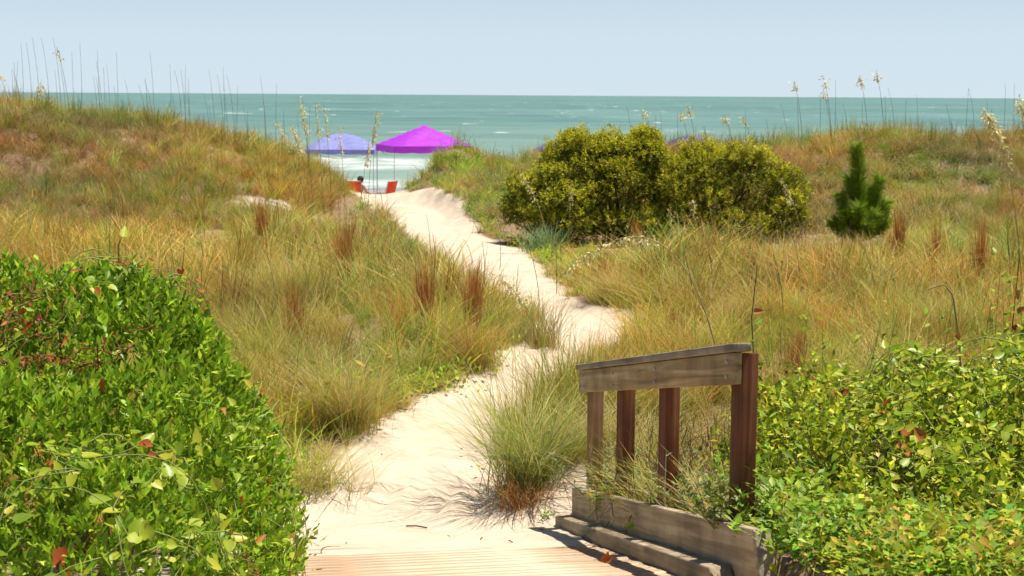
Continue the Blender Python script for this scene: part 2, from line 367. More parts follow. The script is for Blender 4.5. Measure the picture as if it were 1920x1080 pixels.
def deck_z(x, y): return np.maximum(0, ramp_s(x, y) * SLOPE * math.cos(HEAD))
LX = np.array([-60, -25, -14, -9.6, -7.5, -6.4, -5.4, -4.6, -4.0, -3.3, -2.7, -2.0, -.4, 2, 7.5, 9.2, 14, 25, 60])
LH = np.array([2.3, 2.4, 2.32, 1.86, 1.42, 1.15, .70, .12, 0, .05, .15, .42, .82, .95, 1.35, 1.55, 1.55, 1.7, 1.7])
def ground_z(x, y):
    crest = np.interp(x, LX, LH) + .16 * fbm(x, y, .45, 3)
    gap = sst(.0, .35, np.interp(x, LX, LH))
    front = sst(30, 41, y + .8 * fbm(x, 0 * y, .3, 2)); back = 1 - sst(43.5, 50, y)
    z = crest * front * back * np.where(np.interp(x, LX, LH) > .02, 1, gap)
    z = z + .10 * fbm(x, y, .35, 3) * sst(11, 16, y) * back + .04 * fbm(x, y, 1.4, 3)
    z = z + .30 * np.exp(-((x + 1.7) / 1.6) ** 2 - ((y - 17.5) / 3.5) ** 2)          # hummock left of the path
    z = z + .22 * np.exp(-((x - 3.2) / 2.0) ** 2 - ((y - 20) / 5) ** 2)
    z = z + .95 * np.exp(-((x + 1.75) / .85) ** 2 - ((y - 46) / 2.2) ** 2)          # green hummock behind
    z = z + .20 * np.exp(-((x + 2.5) / .45) ** 2 - ((y - 40.3) / 1.0) ** 2)             # sand hump at the top of the path
    z = z + .20 * np.exp(-((x - .55) / .45) ** 2 - ((y - 10.9) / 1.0) ** 2)          # bank beside the railing
    pd = path_d(x, y); flat = sst(-.15, .5, pd) * (1 - sst(38, 42, y))
    z = z * (1 - .85 * flat) + flat * .02 * fbm(x, y, 3.1, 3)
    z = z + (-1.0 * sst(44.5, 51, y) - .55 * sst(50, 76, y) - 2.2 * sst(74, 140, y))
    # sides of the ramp: soil banked up with it; under the deck it stays below the planks, thin sand lying on the foot
    dz = deck_z(x, y); s = ramp_s(x, y)
    u0 = .29 + .173 * (10 - y)                                                        # right edge of deck
    ondeck = sst(-2.35, -2.2, x) * (1 - sst(u0 - .04, u0 + .12, x)) * (1 - sst(.0, -.3, s))
    off = (dz * .62 + (dz * .36 + .17 * sst(10.25, 9.7, y)) * sst(u0 + .10, u0 + .2, x) * (1 - sst(u0 + .8, u0 + 1.8, x))) * (1 - sst(9.9, 10.3, y))
    z = z * (1 - ondeck) * (1 - .6 * (y < 9.5)) + off * (1 - ondeck)
    thin = .014 - .034 * sst(.45, 2.0, s - .12 * (x + .3) + .34 * fbm(x * .5, y * 3, 2.2, 4)) - .25 * sst(2.4, 3.6, s)
    thin = thin + .0045 * fbm(x * .3, y * 5, 5, 3) + .007 * fbm(x, y * 1.6, 1.7, 3)
    z = z + ondeck * (dz + thin)
    return z

ys = [-14.]
while ys[-1] < 150:
    y = ys[-1]; ys.append(y + (.35 if y < 4 else .08 if y < 6 else .045 if y < 10.6 else .07 if y < 16 else .12 if y < 30 else .2 if y < 52 else .5 if y < 80 else 2))
ys = np.array(ys)
xs = np.sinh(np.linspace(-1, 1, 261) * 4.2); xs = np.sort(xs / xs[-1] * 70)
xs = np.unique(np.concatenate([xs[np.abs(xs) > 4], np.linspace(-4, 4, 115)]))
X, Y = np.meshgrid(xs, ys); Z = ground_z(X, Y)
for k in range(420):                                   # footprints trodden into the path
    fy = 10.4 + 31 * random.random() ** 1.5; a_, b_ = np.interp(fy, PY, PL), np.interp(fy, PY, PR); fx = random.uniform(a_ + .1, b_ - .1)
    i0, i1 = np.searchsorted(ys, (fy - .5, fy + .5)); j0, j1 = np.searchsorted(xs, (fx - .5, fx + .5)); th = random.gauss(.0, .5) + math.atan2(*(np.interp(fy + 1, PY, PL) - a_, 1.))
    dx = X[i0:i1, j0:j1] - fx; dy = Y[i0:i1, j0:j1] - fy; c_, s_ = math.cos(th), math.sin(th); q = ((dx * c_ - dy * s_) / .075) ** 2 + ((dx * s_ + dy * c_) / .16) ** 2
    dep = random.uniform(.010, .026); Z[i0:i1, j0:j1] += -dep * np.exp(-q) + dep * .5 * np.exp(-(np.sqrt(q) - 1.7) ** 2 * 3)
nx = len(xs); ii = np.arange(len(ys) - 1)[:, None] * nx + np.arange(nx - 1)[None]
F = np.stack([ii, ii + 1, ii + nx + 1, ii + nx], -1).reshape(-1, 4)
veg = 1 - sst(-.25, .12, path_d(X, Y)); veg = veg * (1 - sst(45.5, 49, Y))
patch = np.exp(-((X + 5.3) / .75) ** 2 - ((Y - 35.3) / .9) ** 2) + .6 * np.exp(-((X + 9.8) / .5) ** 2 - ((Y - 38.3) / .5) ** 2) + .55 * np.exp(-((X - 11.0) / 1.0) ** 2 - ((Y - 38.0) / .5) ** 2)
veg = veg * (1 - np.clip(patch * 1.3, 0, 1))
veg = veg * (1 - .95 * np.exp(-((X - .35) / .55) ** 2 - ((Y - 10.45) / .5) ** 2))
onramp = ((X > -1.15 - .04 * (10 - Y)) & (X < .29 + .173 * (10 - Y)) & (Y < 10.1)); veg = np.where(onramp, 0, veg)
wet = sst(58, 72, Y)
colr = np.stack([veg, wet, 0 * veg], -1).reshape(-1, 3)
g = link('ground', mesh_np('ground', np.stack([X, Y, Z], -1).reshape(-1, 3), F, M['ground'], colr, True)); tag(g, 'pale dune sand with a winding footpath down to the beach', kind='structure')

# sea
ys2 = [66.]
while ys2[-1] < 30000: ys2.append(ys2[-1] * 1.006 + .25)
ys2 = np.array(ys2); ss = np.linspace(-1, 1, 241)
Y2 = np.repeat(ys2[:, None], 241, 1); X2 = ss[None] * (Y2 * .75 + 30)
amp = np.clip((Y2 - 70) / 60, 0, 1) * np.clip(1.6 - Y2 / 900, .0, 1)
Z2 = -1.52 + amp * (.10 * np.sin(Y2 * .42 + 1.2 * np.sin(X2 * .07)) + .08 * np.sin(Y2 * .23 + .12 * X2 + 2 * np.sin(X2 * .031)) + .05 * np.sin(Y2 * .9 - .3 * X2))
for yc, h, wd in ((82, .30, 2.2), (106, .45, 3.0), (121, .3, 3)):
    Z2 += h * np.exp(-((Y2 - yc - 2.5 * np.sin(X2 * .06 + yc)) / wd) ** 2) * (.6 + .4 * np.sin(X2 * .09 + yc * 2))
n2 = 241; ii = np.arange(len(ys2) - 1)[:, None] * n2 + np.arange(n2 - 1)[None]
F = np.stack([ii, ii + 1, ii + n2 + 1, ii + n2], -1).reshape(-1, 4)
s = link('sea', mesh_np('sea', np.stack([X2, Y2, Z2], -1).reshape(-1, 3), F, M['sea'], None, True)); tag(s, 'teal green sea with white breakers and small whitecaps', kind='structure')

def gz(x, y): return float(ground_z(np.array([float(x)]), np.array([float(y)]))[0])

# ------------------------------------------------------------------ boardwalk ramp, railing, curb
HEAD = math.atan(.173)
bw = empty('boardwalk', (.29, 10.0, 0), HEAD); tag(bw, 'sand covered plank ramp of the beach boardwalk', kind='structure')
# local frame: x to the right, y away from the camera along the ramp, z up; ramp climbs towards -y
K = SLOPE * math.cos(HEAD)
pitch_m = np.array([[1, 0, 0], [0, math.cos(math.atan(K)), math.sin(math.atan(K))], [0, -math.sin(math.atan(K)), math.cos(math.atan(K))]])
mb = MB(); mb.box((0, 0, 0), (2.5, .139, .038), None, None, .004); plank_me = mb.mesh('plank', M['plank'])
ang = -math.atan(K)
for k in range(46):
    yl = -.09 - k * .1455
    jit = random.uniform(-.002, .002)
    link('plank', plank_me, bw, (-1.24 + random.uniform(-.02, .02), yl, -K * yl - .020 + jit), (ang + random.uniform(-.006, .006), random.uniform(-.002, .002), random.uniform(-.002, .002)))
mb = MB(); P = 6.6
for xx in (-2.3, -1.24, -.16):
    mb.box((xx, -P / 2, K * P / 2 - .15), (.045, P * 1.02, .19), pitch_m)
mb.build('joist', M['curb'], bw)

def prism(mb, poly, x0, x1, col=None):
    """polygon in local (y,z) extruded along x"""
    n = len(poly); V = [(x0, y, z) for y, z in poly] + [(x1, y, z) for y, z in poly]
    i = np.arange(n); q = np.stack([i, (i + 1) % n, n + (i + 1) % n, n + i], -1)
    mb.add(V, q); mb.F.setdefault(n, []).append(np.array([list(range(n))[::-1], list(range(n, 2 * n))]) + mb.n - 2 * n)
def finish(mb, name, mat, parent, bev=.005):
    o = mb.build(name, mat, parent)
    m = o.modifiers.new('bevel', 'BEVEL'); m.width = bev; m.segments = 2; m.limit_method = 'ANGLE'
    return o
CL = 3.30 / math.cos(HEAD)           # length of the railed part in local y
curb = empty('timber_curb', (.29, 10.0, 0), HEAD, 'weathered two-step timber curb edging the ramp under the wooden railing', 'curb')
# lower timber in three lengths
for a, b in ((0, 1.18), (1.185, 2.25), (2.255, 3.42)):
    m_ = MB(); poly = [(-a, K * a - .03), (-b, K * b - .03), (-b, K * b + .088), (-a, K * a + .088)]
    if b > 3: poly = [(-a, K * a - .03), (-b, K * b - .03), (-b, K * b + .04), (-b + .05, K * b + .078), (-a, K * a + .088)]
    prism(m_, poly, .0, .105); finish(m_, 'lower_timber', M['curb'], curb, .010)
# upper board in two lengths, near end cut at a slant
for a, b in ((.0, 1.42), (1.424, 3.62)):
    m_ = MB(); top = .272
    poly = [(-a, K * a - .06), (-b, K * b - .06), (-b, K * b + top), (-a, K * a + top)]
    if b > 3: poly = [(-a, K * a - .06), (-b - .14, K * b - .04), (-b, K * b + top), (-a, K * a + top)]
    prism(m_, poly, .109, .158); finish(m_, 'upper_board', M['curb'], curb, .006)
m_ = MB(); b = 3.62; top = .272
prism(m_, [(-b - .144, K * b - .04), (-b - .19, K * b - .05), (-b - .045, K * b + top + .002), (-b - .003, K * b + top + .004)], .105, .185)
finish(m_, 'end_board', M['cap'], curb, .005)

rail = empty('ramp_railing', (.29, 10.0, 0), HEAD, 'low weathered wooden railing with four posts at the foot of the ramp', 'railing')
xb = .148
def sl(mb, a, b, z0, z1, x0, x1): prism(mb, [(-a, K * a + z0), (-b, K * b + z0), (-b, K * b + z1), (-a, K * a + z1)], x0, x1)
m_ = MB(); sl(m_, .0, CL - .15, .895, 1.038, xb, xb + .040); finish(m_, 'rail_board', M['rail'], rail, .004)
m_ = MB(); sl(m_, -.025, CL - .128, 1.041, 1.079, xb - .018, xb + .075); finish(m_, 'cap_board', M['cap'], rail, .006)
for a in (.06, .86, 1.80, CL - .31):
    m_ = MB(); x0, x1 = xb + .043, xb + .118
    t_ = 1.035
    prism(m_, [(-a, K * a - .5), (-a - .155, K * a - .5), (-a - .155, K * (a + .155) + t_), (-a, K * a + t_)], x0, x1); finish(m_, 'post', M['tanpost'] if a < .1 else M['post'], rail, .006)

mb = MB(); mb.tube([(-.006, 0, 0), (.004, 0, 0)], .009, 8); mb.add([(-.006, .009 * math.cos(q), .009 * math.sin(q)) for q in np.arange(8) * math.pi / 4], np.array([list(range(8))])); bolt_me = mb.mesh('bolt', M['metal'])
for a in (.135, .935, 1.875, CL - .24):
    for zz_ in (.93, 1.0): link('bolt', bolt_me, rail, (xb - .001, -a, K * a + zz_))

# ------------------------------------------------------------------ grass cover (uncountable): tufts set on points
OLIVE = [(.40, .34, .045), (.48, .39, .075), (.33, .34, .04), (.54, .42, .12), (.25, .30, .03), (.42, .28, .065)]
DRY = [(.42, .23, .11), (.52, .36, .19), (.30, .15, .07), (.40, .32, .10), (.56, .41, .27), (.30, .28, .07)]
GREEN = [(.22, .31, .03), (.30, .37, .045), (.38, .40, .06), (.17, .26, .03), (.46, .41, .09)]
BLUEGREEN = [(.16, .23, .07), (.22, .28, .10), (.28, .31, .11), (.13, .19, .06)]
RUST = [(.48, .15, .04), (.54, .21, .06), (.38, .11, .035), (.52, .28, .10)]
STRAW = [(.60, .48, .22), (.66, .55, .28), (.52, .39, .17)]
protos = bpy.data.collections.new('grass_tufts')          # source meshes only, never linked into the scene
def tuft_mesh(kind):
    far = kind.endswith('_far'); kind = kind.replace('_far', ''); mb = MB()
    q = .5 if far else 1.0; wq = 1.9 if far else 1.0; U = rng.uniform; sg = 3 if far else 4
    def base(n, s): b = np.zeros((n, 3)); b[:, :2] = rng.normal(0, s, (n, 2)); return b
    def N(n): return int(n * q)
    if kind == 'wispy':
        n = N(64); blades(mb, base(n, .06), U(0, 6.28, n), U(.30, .70, n), U(.05, .5, n), U(.1, .8, n), U(.003, .0085, n) * wq, pick(OLIVE, n), sg, pick(OLIVE + STRAW, n))
    elif kind == 'wispy2':
        n = N(60); blades(mb, base(n, .09), rng.normal(2.6, 1.1, n), U(.35, .8, n), U(.05, .35, n), U(.3, 1.1, n), U(.003, .0085, n) * wq, pick(OLIVE, n), sg + 1, pick(STRAW + OLIVE + OLIVE, n))
    elif kind == 'dry':
        n = N(80); blades(mb, base(n, .13), U(0, 6.28, n), U(.15, .48, n), U(.1, .9, n), U(.1, 1.2, n), U(.005, .010, n) * wq * .8, pick(DRY, n), sg, pick(DRY, n))
    elif kind == 'upright':
        n = N(50); blades(mb, base(n, .06), U(0, 6.28, n), U(.4, .85, n), U(.0, .25, n), U(.0, .35, n), U(.005, .010, n) * wq * .8, pick(BLUEGREEN + GREEN, n), sg, pick(OLIVE, n))
    elif kind == 'green':
        n = N(70); blades(mb, base(n, .10), U(0, 6.28, n), U(.15, .42, n), U(.1, .6, n), U(.1, .9, n), U(.005, .010, n) * wq * .8, pick(GREEN, n), sg, pick(GREEN + OLIVE, n))
    elif kind == 'cover':     # creeping broad-leaved ground cover
        n = 70; p = base(n, .12); p[:, 2] = U(.01, .10, n)
        ax = unit(np.concatenate([rng.normal(0, 1, (n, 2)), U(-.1, .9, (n, 1))], 1)); nr = unit(np.array([0, 0, 1.]) + rng.normal(0, .4, (n, 3)))
        leaves(mb, LEAF, p, ax, nr, U(.03, .055, n), U(.02, .035, n), pick([(.28, .40, .03), (.36, .45, .04), (.20, .32, .025), (.50, .42, .05)], n))
        n = 20; blades(mb, base(n, .10), U(0, 6.28, n), U(.1, .25, n), U(.1, .6, n), U(.1, .9, n), U(.004, .008, n), pick(GREEN + STRAW, n), 3)
    elif kind == 'rust':
        n = N(80); blades(mb, base(n, .05), U(0, 6.28, n), U(.4, .75, n), U(.0, .28, n), U(.0, .3, n), U(.004, .007, n) * wq, pick(OLIVE + RUST, n), sg, pick(RUST, n))
    elif kind == 'litter':    # low dry twiggy mess
        n = N(70); blades(mb, base(n, .16), U(0, 6.28, n), U(.08, .30, n), U(.4, 1.8, n), U(-.2, 1.0, n), U(.004, .008, n) * wq, pick(DRY, n), 3)
    elif kind == 'duneleaf':  # sprawling broad-leaved dune plant
        n = 80; p = rng.normal(0, .12, (n, 3)); p[:, 2] = np.abs(p[:, 2]) + .02
        ax = unit(np.concatenate([rng.normal(0, 1, (n, 2)), U(0, 1, (n, 1))], 1)); nr = unit(np.array([0, 0, 1.]) + rng.normal(0, .5, (n, 3)))
        leaves(mb, LEAF2, p, ax, nr, U(.04, .08, n), U(.02, .04, n), pick([(.20, .28, .03), (.31, .34, .04), (.14, .21, .03), (.42, .30, .07)], n))
    return mb.mesh('grass_tuft', M['grass'])
KIND = ['wispy', 'wispy', 'wispy2', 'wispy2', 'wispy_far', 'wispy_far', 'wispy2_far', 'wispy2_far', 'dry', 'dry_far', 'dry_far', 'upright', 'upright_far', 'green', 'green_far', 'cover', 'rust', 'rust_far', 'litter', 'litter_far', 'duneleaf']
for i, k in enumerate(KIND):
    o = bpy.data.objects.new('tuft_source_%02d' % i, tuft_mesh(k)); protos.objects.link(o)
KI = {}
for i, k in enumerate(KIND): KI.setdefault(k, []).append(i)
def scatter(name, label, cat, P, idx, scl, tint, tilt=.12):
    n = len(P); me = bpy.data.meshes.new(name); me.vertices.add(n); me.vertices.foreach_set('co', np.asarray(P, np.float32).ravel())
    rot = np.stack([rng.normal(0, tilt, n), rng.normal(0, tilt, n), rng.normal(0, .45, n) * 6], -1).astype(np.float32)
    for nm, typ, dat, key in (('rot', 'FLOAT_VECTOR', rot, 'vector'), ('scl', 'FLOAT', scl.astype(np.float32), 'value'), ('idx', 'INT', idx.astype(np.int32), 'value')):
        a = me.attributes.new(nm, typ, 'POINT'); a.data.foreach_set(key, dat.ravel())
    a = me.attributes.new('tint', 'FLOAT_COLOR', 'POINT'); c = np.ones((n, 4), np.float32); c[:, :3] = tint; a.data.foreach_set('color', c.ravel())
    o = link(name, me); tag(o, label, cat, kind='stuff')
    ng = bpy.data.node_groups.new(name, 'GeometryNodeTree')
    ng.interface.new_socket('Geometry', in_out='INPUT', socket_type='NodeSocketGeometry'); ng.interface.new_socket('Geometry', in_out='OUTPUT', socket_type='NodeSocketGeometry')
    N = ng.nodes; gi = N.new('NodeGroupInput'); go = N.new('NodeGroupOutput'); ip = N.new('GeometryNodeInstanceOnPoints')
    ci = N.new('GeometryNodeCollectionInfo'); ci.inputs['Collection'].default_value = protos; ci.inputs['Separate Children'].default_value = True; ci.inputs['Reset Children'].default_value = True
    ip.inputs['Pick Instance'].default_value = True
    def na(nm, dt): q = N.new('GeometryNodeInputNamedAttribute'); q.data_type = dt; q.inputs[0].default_value = nm; return q.outputs[0]
    lk = ng.links.new
    lk(gi.outputs[0], ip.inputs['Points']); lk(ci.outputs[0], ip.inputs['Instance']); lk(na('idx', 'INT'), ip.inputs['Instance Index'])
    lk(na('rot', 'FLOAT_VECTOR'), ip.inputs['Rotation']); lk(na('scl', 'FLOAT'), ip.inputs['Scale']); lk(ip.outputs[0], go.inputs[0])
    md = o.modifiers.new('scatter', 'NODES'); md.node_group = ng
    return o
def choose(kinds, probs, n):
    k = rng.choice(len(kinds), n, p=np.array(probs) / np.sum(probs))
    return np.array([KI[kinds[i]][rng.integers(len(KI[kinds[i]]))] for i in k]) if n else np.zeros(0, int)
def rpts(n, y0, y1, half=.36, pad=2.0, power=1.0):
    y = y0 + (y1 - y0) * rng.uniform(0, 1, n) ** power; x = rng.uniform(-1, 1, n) * (y * half + pad); return x, y
def clear(x, y, m=.0):
    """outside path, ramp and the near railing strip"""
    u0 = .29 + .173 * (10 - y)
    ramp_ = (y < 10.2) & (x > -2.35) & (x < u0 + .22)
    nose = np.exp(-((x - .35) / .55) ** 2 - ((y - 10.4) / .45) ** 2) > .35
    return (path_d(x, y) < -m) & ~ramp_ & ~nose
TINT = np.array([(1, 1, 1), (.72, 1.05, .75), (1.22, 1.08, .85), (1.30, .82, .62), (.82, .66, .66), (1.15, 1.12, 1.25), (.9, .95, .8)])
def tints(n, x, y, base=(1, 1, 1), amt=.22, pr=(.20, .22, .20, .08, .17, .07, .06)):
    v = 1 + amt * fbm(x, y, .9, 3)[:, None] + rng.normal(0, .20, (n, 1)); hue = fbm(x + 40, y, .6, 3)[:, None] * np.array([[.20, -.06, -.14]])
    t = TINT[rng.choice(len(TINT), n, p=np.array(pr))]
    return np.clip(np.array(base) * t * (v + hue), .25, 1.8)

# meadow between the foreground bushes and the dunes
def meadow(name, label, N_, y0, y1, suf, smul):
    x, y = rpts(N_, y0, y1)
    keep = clear(x, y, .02) & (rng.uniform(0, 1, len(x)) < np.where(y > 31.5, np.where(y > 34, .12, .5), 1.0)) & (rng.uniform(0, 1, len(x)) < .4 + .6 * (fbm(x, y, 1.5, 2) > -.15))
    keep &= ~((np.hypot((x + 5.3) / .9, (y - 35.3) / 1.1) < 1) & (rng.uniform(0, 1, len(x)) < .9))
    x, y = x[keep], y[keep]; n = len(x)
    idx = choose(['wispy' + suf, 'wispy2' + suf, 'green' + suf, 'rust' + suf, 'litter' + suf, 'upright' + suf], [.40, .30, .10, .035, .12, .045], n)
    idx = np.where((x > -.3) & (x < 7.2) & (y > 25), choose(['green' + suf, 'wispy' + suf, 'duneleaf'], [.6, .25, .15], n), idx)
    edge = path_d(x, y); cl = fbm(x + 9, y, 1.7, 3)
    sc_ = rng.uniform(.55, 1.1, n) * (1 + .35 * np.clip(cl, -1, 1)) * np.where(edge > -.35, .62, 1.0) * np.where((edge > -1.3) & (y > 20), .8, 1.0) * np.where((x > -.2) & (x < 7.2) & (y > 25), .55, 1) * np.where(y < 13, .8, 1) * np.where(y > 28, .72, 1) * smul
    return scatter(name, label, 'grass', np.stack([x, y, ground_z(x, y) - .02], -1), idx, sc_, tints(n, x, y, amt=.28))
meadow('near_meadow_grass', 'wispy olive and straw coloured grass nearest the boardwalk ramp', 4200, 9.2, 18.5, '', 1.0)
meadow('meadow_grass', 'wispy olive and straw coloured grass filling the flat before the dunes', 9000, 18.5, 37.5, '_far', 1.12)
# green strip of low plants along the path and on the hummock by the gap
x, y = rpts(17000, 10.5, 47.5)
d = path_d(x, y)
near = np.exp(-np.maximum(-d, 0) / .38) * np.where(x < np.interp(y, PY, PL), np.where(y < 17, 1.15, .35), np.where(y > 24, 1.0, .5))
hum = np.exp(-((x + 1.5) / 1.3) ** 2 - ((y - 45) / 2.2) ** 2) + .7 * np.exp(-((x + .6) / 1.3) ** 2 - ((y - 38) / 5) ** 2)
keep = clear(x, y, .14) & (rng.uniform(0, 1, len(x)) < np.maximum(near * .85, hum)) & (y < 47)
x, y = x[keep], y[keep]; n = len(x)
idx = choose(['cover', 'green_far', 'duneleaf'], [.5, .42, .08], n)
scatter('path_edge_cover', 'low bright green plants creeping along the edges of the sandy path', 'ground cover', np.stack([x, y, ground_z(x, y) - .01], -1), idx, rng.uniform(.6, 1.25, n) * np.where(y < 18, 1.3, 1), tints(n, x, y, (1.12, 1.12, .85), .2, (.4, .25, .2, .03, .02, .05, .05)))
# dry brown dune grass on the two dune fronts and crests
x, y = rpts(18500, 30.5, 48, pad=3)
keep = clear(x, y, .1) & (np.interp(x, LX, LH) > .10) & (rng.uniform(0, 1, len(x)) < sst(30.5, 33.5, y)) & (rng.uniform(0, 1, len(x)) < .45 + .5 * (fbm(x, y, 1.3, 3) > -.12))
keep &= ~((x > -2.9) & (x < .4) & (rng.uniform(0, 1, len(x)) < .75))
keep &= ~((np.hypot((x + 5.3) / .9, (y - 35.3) / 1.0) < 1) & (rng.uniform(0, 1, len(x)) < .93))
x, y = x[keep], y[keep]; n = len(x)
mix = fbm(x, y, .7, 3)
idx = np.where((x > 0) & (mix > .15) & (y < 40), choose(['duneleaf', 'dry_far', 'green_far'], [.5, .3, .2], n), choose(['dry_far', 'litter_far', 'wispy_far', 'green_far', 'upright_far', 'duneleaf'], [.50, .24, .08, .11, .02, .05], n))
top = y > 40.5; idx = np.where(top & (rng.uniform(0, 1, n) < .55), choose(['wispy_far', 'green_far', 'upright_far'], [.4, .4, .2], n), idx)
idx = np.where((x < -4) & (x > -8) & (rng.uniform(0, 1, n) < .6), choose(['wispy_far', 'green_far'], [.6, .4], n), idx)
scatter('dune_grass', 'dry reddish brown and green grass covering the dune slopes', 'grass', np.stack([x, y, ground_z(x, y) - .02], -1), idx, rng.uniform(.6, 1.1, n), tints(n, x, y, (.92, .90, .82), .35, (.24, .28, .12, .06, .18, .09, .03)))
# ------------------------------------------------------------------ shrubs
class Mound:
    """lumpy union of ellipsoids (cx,cy,cz,rx,ry,rz)"""
    def __init__(s, ells, lump=.09, f=4.0, seed=0):
        s.E = np.array(ells, float); s.lump = lump; s.f = f; r = np.random.default_rng(seed); s.ph = r.uniform(0, 6.28, (6, 3)); s.k = r.normal(0, 1, (6, 3))
    def lum(s, p): return sum(np.sin((p * s.k[i] * s.f + s.ph[i]).sum(-1)) for i in range(6)) / 6
    def sample(s, n, zmin=-9, inner=0.0):
        A = np.array([(e[3] * e[4] + e[4] * e[5] + e[3] * e[5]) for e in s.E]); out = []; outn = []; tot = 0
        while tot < n:
            m = n; k = rng.choice(len(s.E), m, p=A / A.sum()); u = unit(rng.normal(0, 1, (m, 3))); e = s.E[k]
            p = e[:, :3] + u * e[:, 3:]; nr = unit(u / e[:, 3:])
            ok = p[:, 2] > zmin
            for j, q in enumerate(s.E):
                d = (((p - q[:3]) / q[3:]) ** 2).sum(1); ok &= (d > .93) | (k == j)
            ok &= (u[:, 2] > -.35)
            p = p + nr * (s.lump * s.lum(p)[:, None]) - nr * (np.abs(rng.normal(0, 1, (m, 1))) * inner)
            out.append(p[ok]); outn.append(nr[ok]); tot += ok.sum()
        return np.concatenate(out)[:n], np.concatenate(outn)[:n]
    def project(s, p):
        """push a point onto the surface along the ray from the best ellipsoid centre"""
        best = None
        for e in s.E:
            v = p - e[:3]; d = math.sqrt((((v) / e[3:]) ** 2).sum()) + 1e-6
            if best is None or d < best[0]: best = (d, e, v)
        d, e, v = best; q = e[:3] + v / d; nr = unit(v / e[3:] ** 2); q = q + nr * (s.lump * s.lum(q[None])[0]); return q, nr

def sprigs(mb, P, Nn, nl, slen, L, W, pal, up=.8, out=.45, spread=.6, jit=.35, tmpl=LEAF, tonal=.15):
    """leafy sprigs: P (n,3) tips' bases"""
    n = len(P); ax = unit(Nn * out + np.array([0, 0, up]) + rng.normal(0, jit, (n, 3))); sl_ = rng.uniform(.7, 1.2, n) * slen
    k = np.arange(nl); t = (k + .5) / nl
    a1 = unit(np.cross(ax, np.array([.3, .9, .1]))); a2 = np.cross(ax, a1)
    th = rng.uniform(0, 6.28, n)[:, None] + k[None] * 2.4
    rad = a1[:, None] * np.cos(th)[..., None] + a2[:, None] * np.sin(th)[..., None]
    pos = P[:, None] + ax[:, None] * (sl_[:, None] * t[None])[..., None]
    la = unit(ax[:, None] * (1 - spread * (1 - t * .5))[None, :, None] + rad * spread + rng.normal(0, .15, (n, nl, 3)))
    nr = ax[:, None] * .6 + rng.normal(0, .3, (n, nl, 3)) - rad * .2
    m = n * nl; ton = np.repeat(1 + rng.normal(0, tonal, n), nl)[:, None]
    col = np.clip(pick(pal, m, .12) * ton, .005, .8)
    leaves(mb, tmpl, pos.reshape(-1, 3), la.reshape(-1, 3), nr.reshape(-1, 3), rng.uniform(.55, 1.35, m) * L, rng.uniform(.65, 1.35, m) * W, col)

def stems(mb, base, tips, r0=.012, col=(.13, .085, .05)):
    for p in tips:
        b = np.array(base) + np.array([random.uniform(-.3, .3), random.uniform(-.3, .3), 0]); mid = (b + p) / 2 + np.array([random.uniform(-.15, .15), random.uniform(-.15, .15), .1])
        t = np.linspace(0, 1, 6)[:, None]; c = (1 - t) ** 2 * b + 2 * t * (1 - t) * mid + t * t * p
        mb.tube(c, np.linspace(r0, r0 * .3, 6), 4, col)

def flat_leaf(name, tmpl, mat, curl=0.0):
    T, Fc = tmpl; V = np.stack([T[:, 0], T[:, 1], T[:, 2]], -1).copy(); V[:, 2] += curl * (V[:, 1] ** 2) * .6 + abs(curl) * np.abs(V[:, 0]) * .5
    return mesh_np(name, V, Fc, mat, None, True)
VL = [flat_leaf('vine_leaf', HEART, M['vine_leaf'], c) for c in (-.25, .0, .25, .5)]
DL = [flat_leaf('withered_leaf', HEART, M['dead_leaf'], c) for c in (.5, .9, -.6)]
def place_leaf(me, parent, p, axis, normal, L, W, name='leaf'):
    a = Vector(axis).normalized(); s_ = a.cross(Vector(normal)).normalized(); n_ = s_.cross(a)
    o = bpy.data.objects.new(name, me); COL.objects.link(o); o.parent = parent
    mt = Matrix((( s_.x * W, a.x * L, n_.x * W, p[0]), (s_.y * W, a.y * L, n_.y * W, p[1]), (s_.z * W, a.z * L, n_.z * W, p[2]), (0, 0, 0, 1)))
    o.matrix_local = mt
    return o
def vine(name, label, mound, starts, nleaf, L=(.06, .10), dead=.06, lift=.05, step=.06, nst=16, stemmat='greenstem', loc=(0, 0, 0), heading=None):
    root = empty(name, loc, 0, label, 'vine'); L0 = np.array(loc); mb = MB(); spots = []
    for s0 in starts:
        p, nr = mound.project(np.array(s0, float)); d = unit(rng.normal(0, 1, 3)) if heading is None else np.array(heading) + rng.normal(0, .5, 3); pts = []
        for k in range(nst):
            d = unit(d + rng.normal(0, .35, 3)); d = unit(d - nr * (d @ nr)); p, nr = mound.project(p + d * step)
            q = p + nr * (lift + .04 * math.sin(k * .9 + s0[0] * 9)); pts.append(q); spots.append((q, nr, d))
        pts = np.array(pts) - L0; mb.tube(pts, np.linspace(.0035, .0018, len(pts)), 4)
    mb.build('stem', M[stemmat], root)['kind'] = 'stuff'
    random.shuffle(spots)
    for i in range(nleaf):
        q, nr, d = spots[i % len(spots)]
        q = q + rng.normal(0, .025, 3); side = np.cross(nr, d) * random.choice((-1, 1))
        ax = unit(side * .8 + d * .4 + np.array([0, 0, -.25]) + rng.normal(0, .35, 3)); no = unit(nr * .7 + np.array([.1, -.1, .8]) + rng.normal(0, .4, 3))
        l = random.uniform(*L); isd = random.random() < dead
        o = place_leaf(random.choice(DL if isd else VL), root, q - L0, ax, no, l, l * random.uniform(.6, .9), 'leaf')
        if isd: o['label'] = 'withered orange brown leaf'
    return root
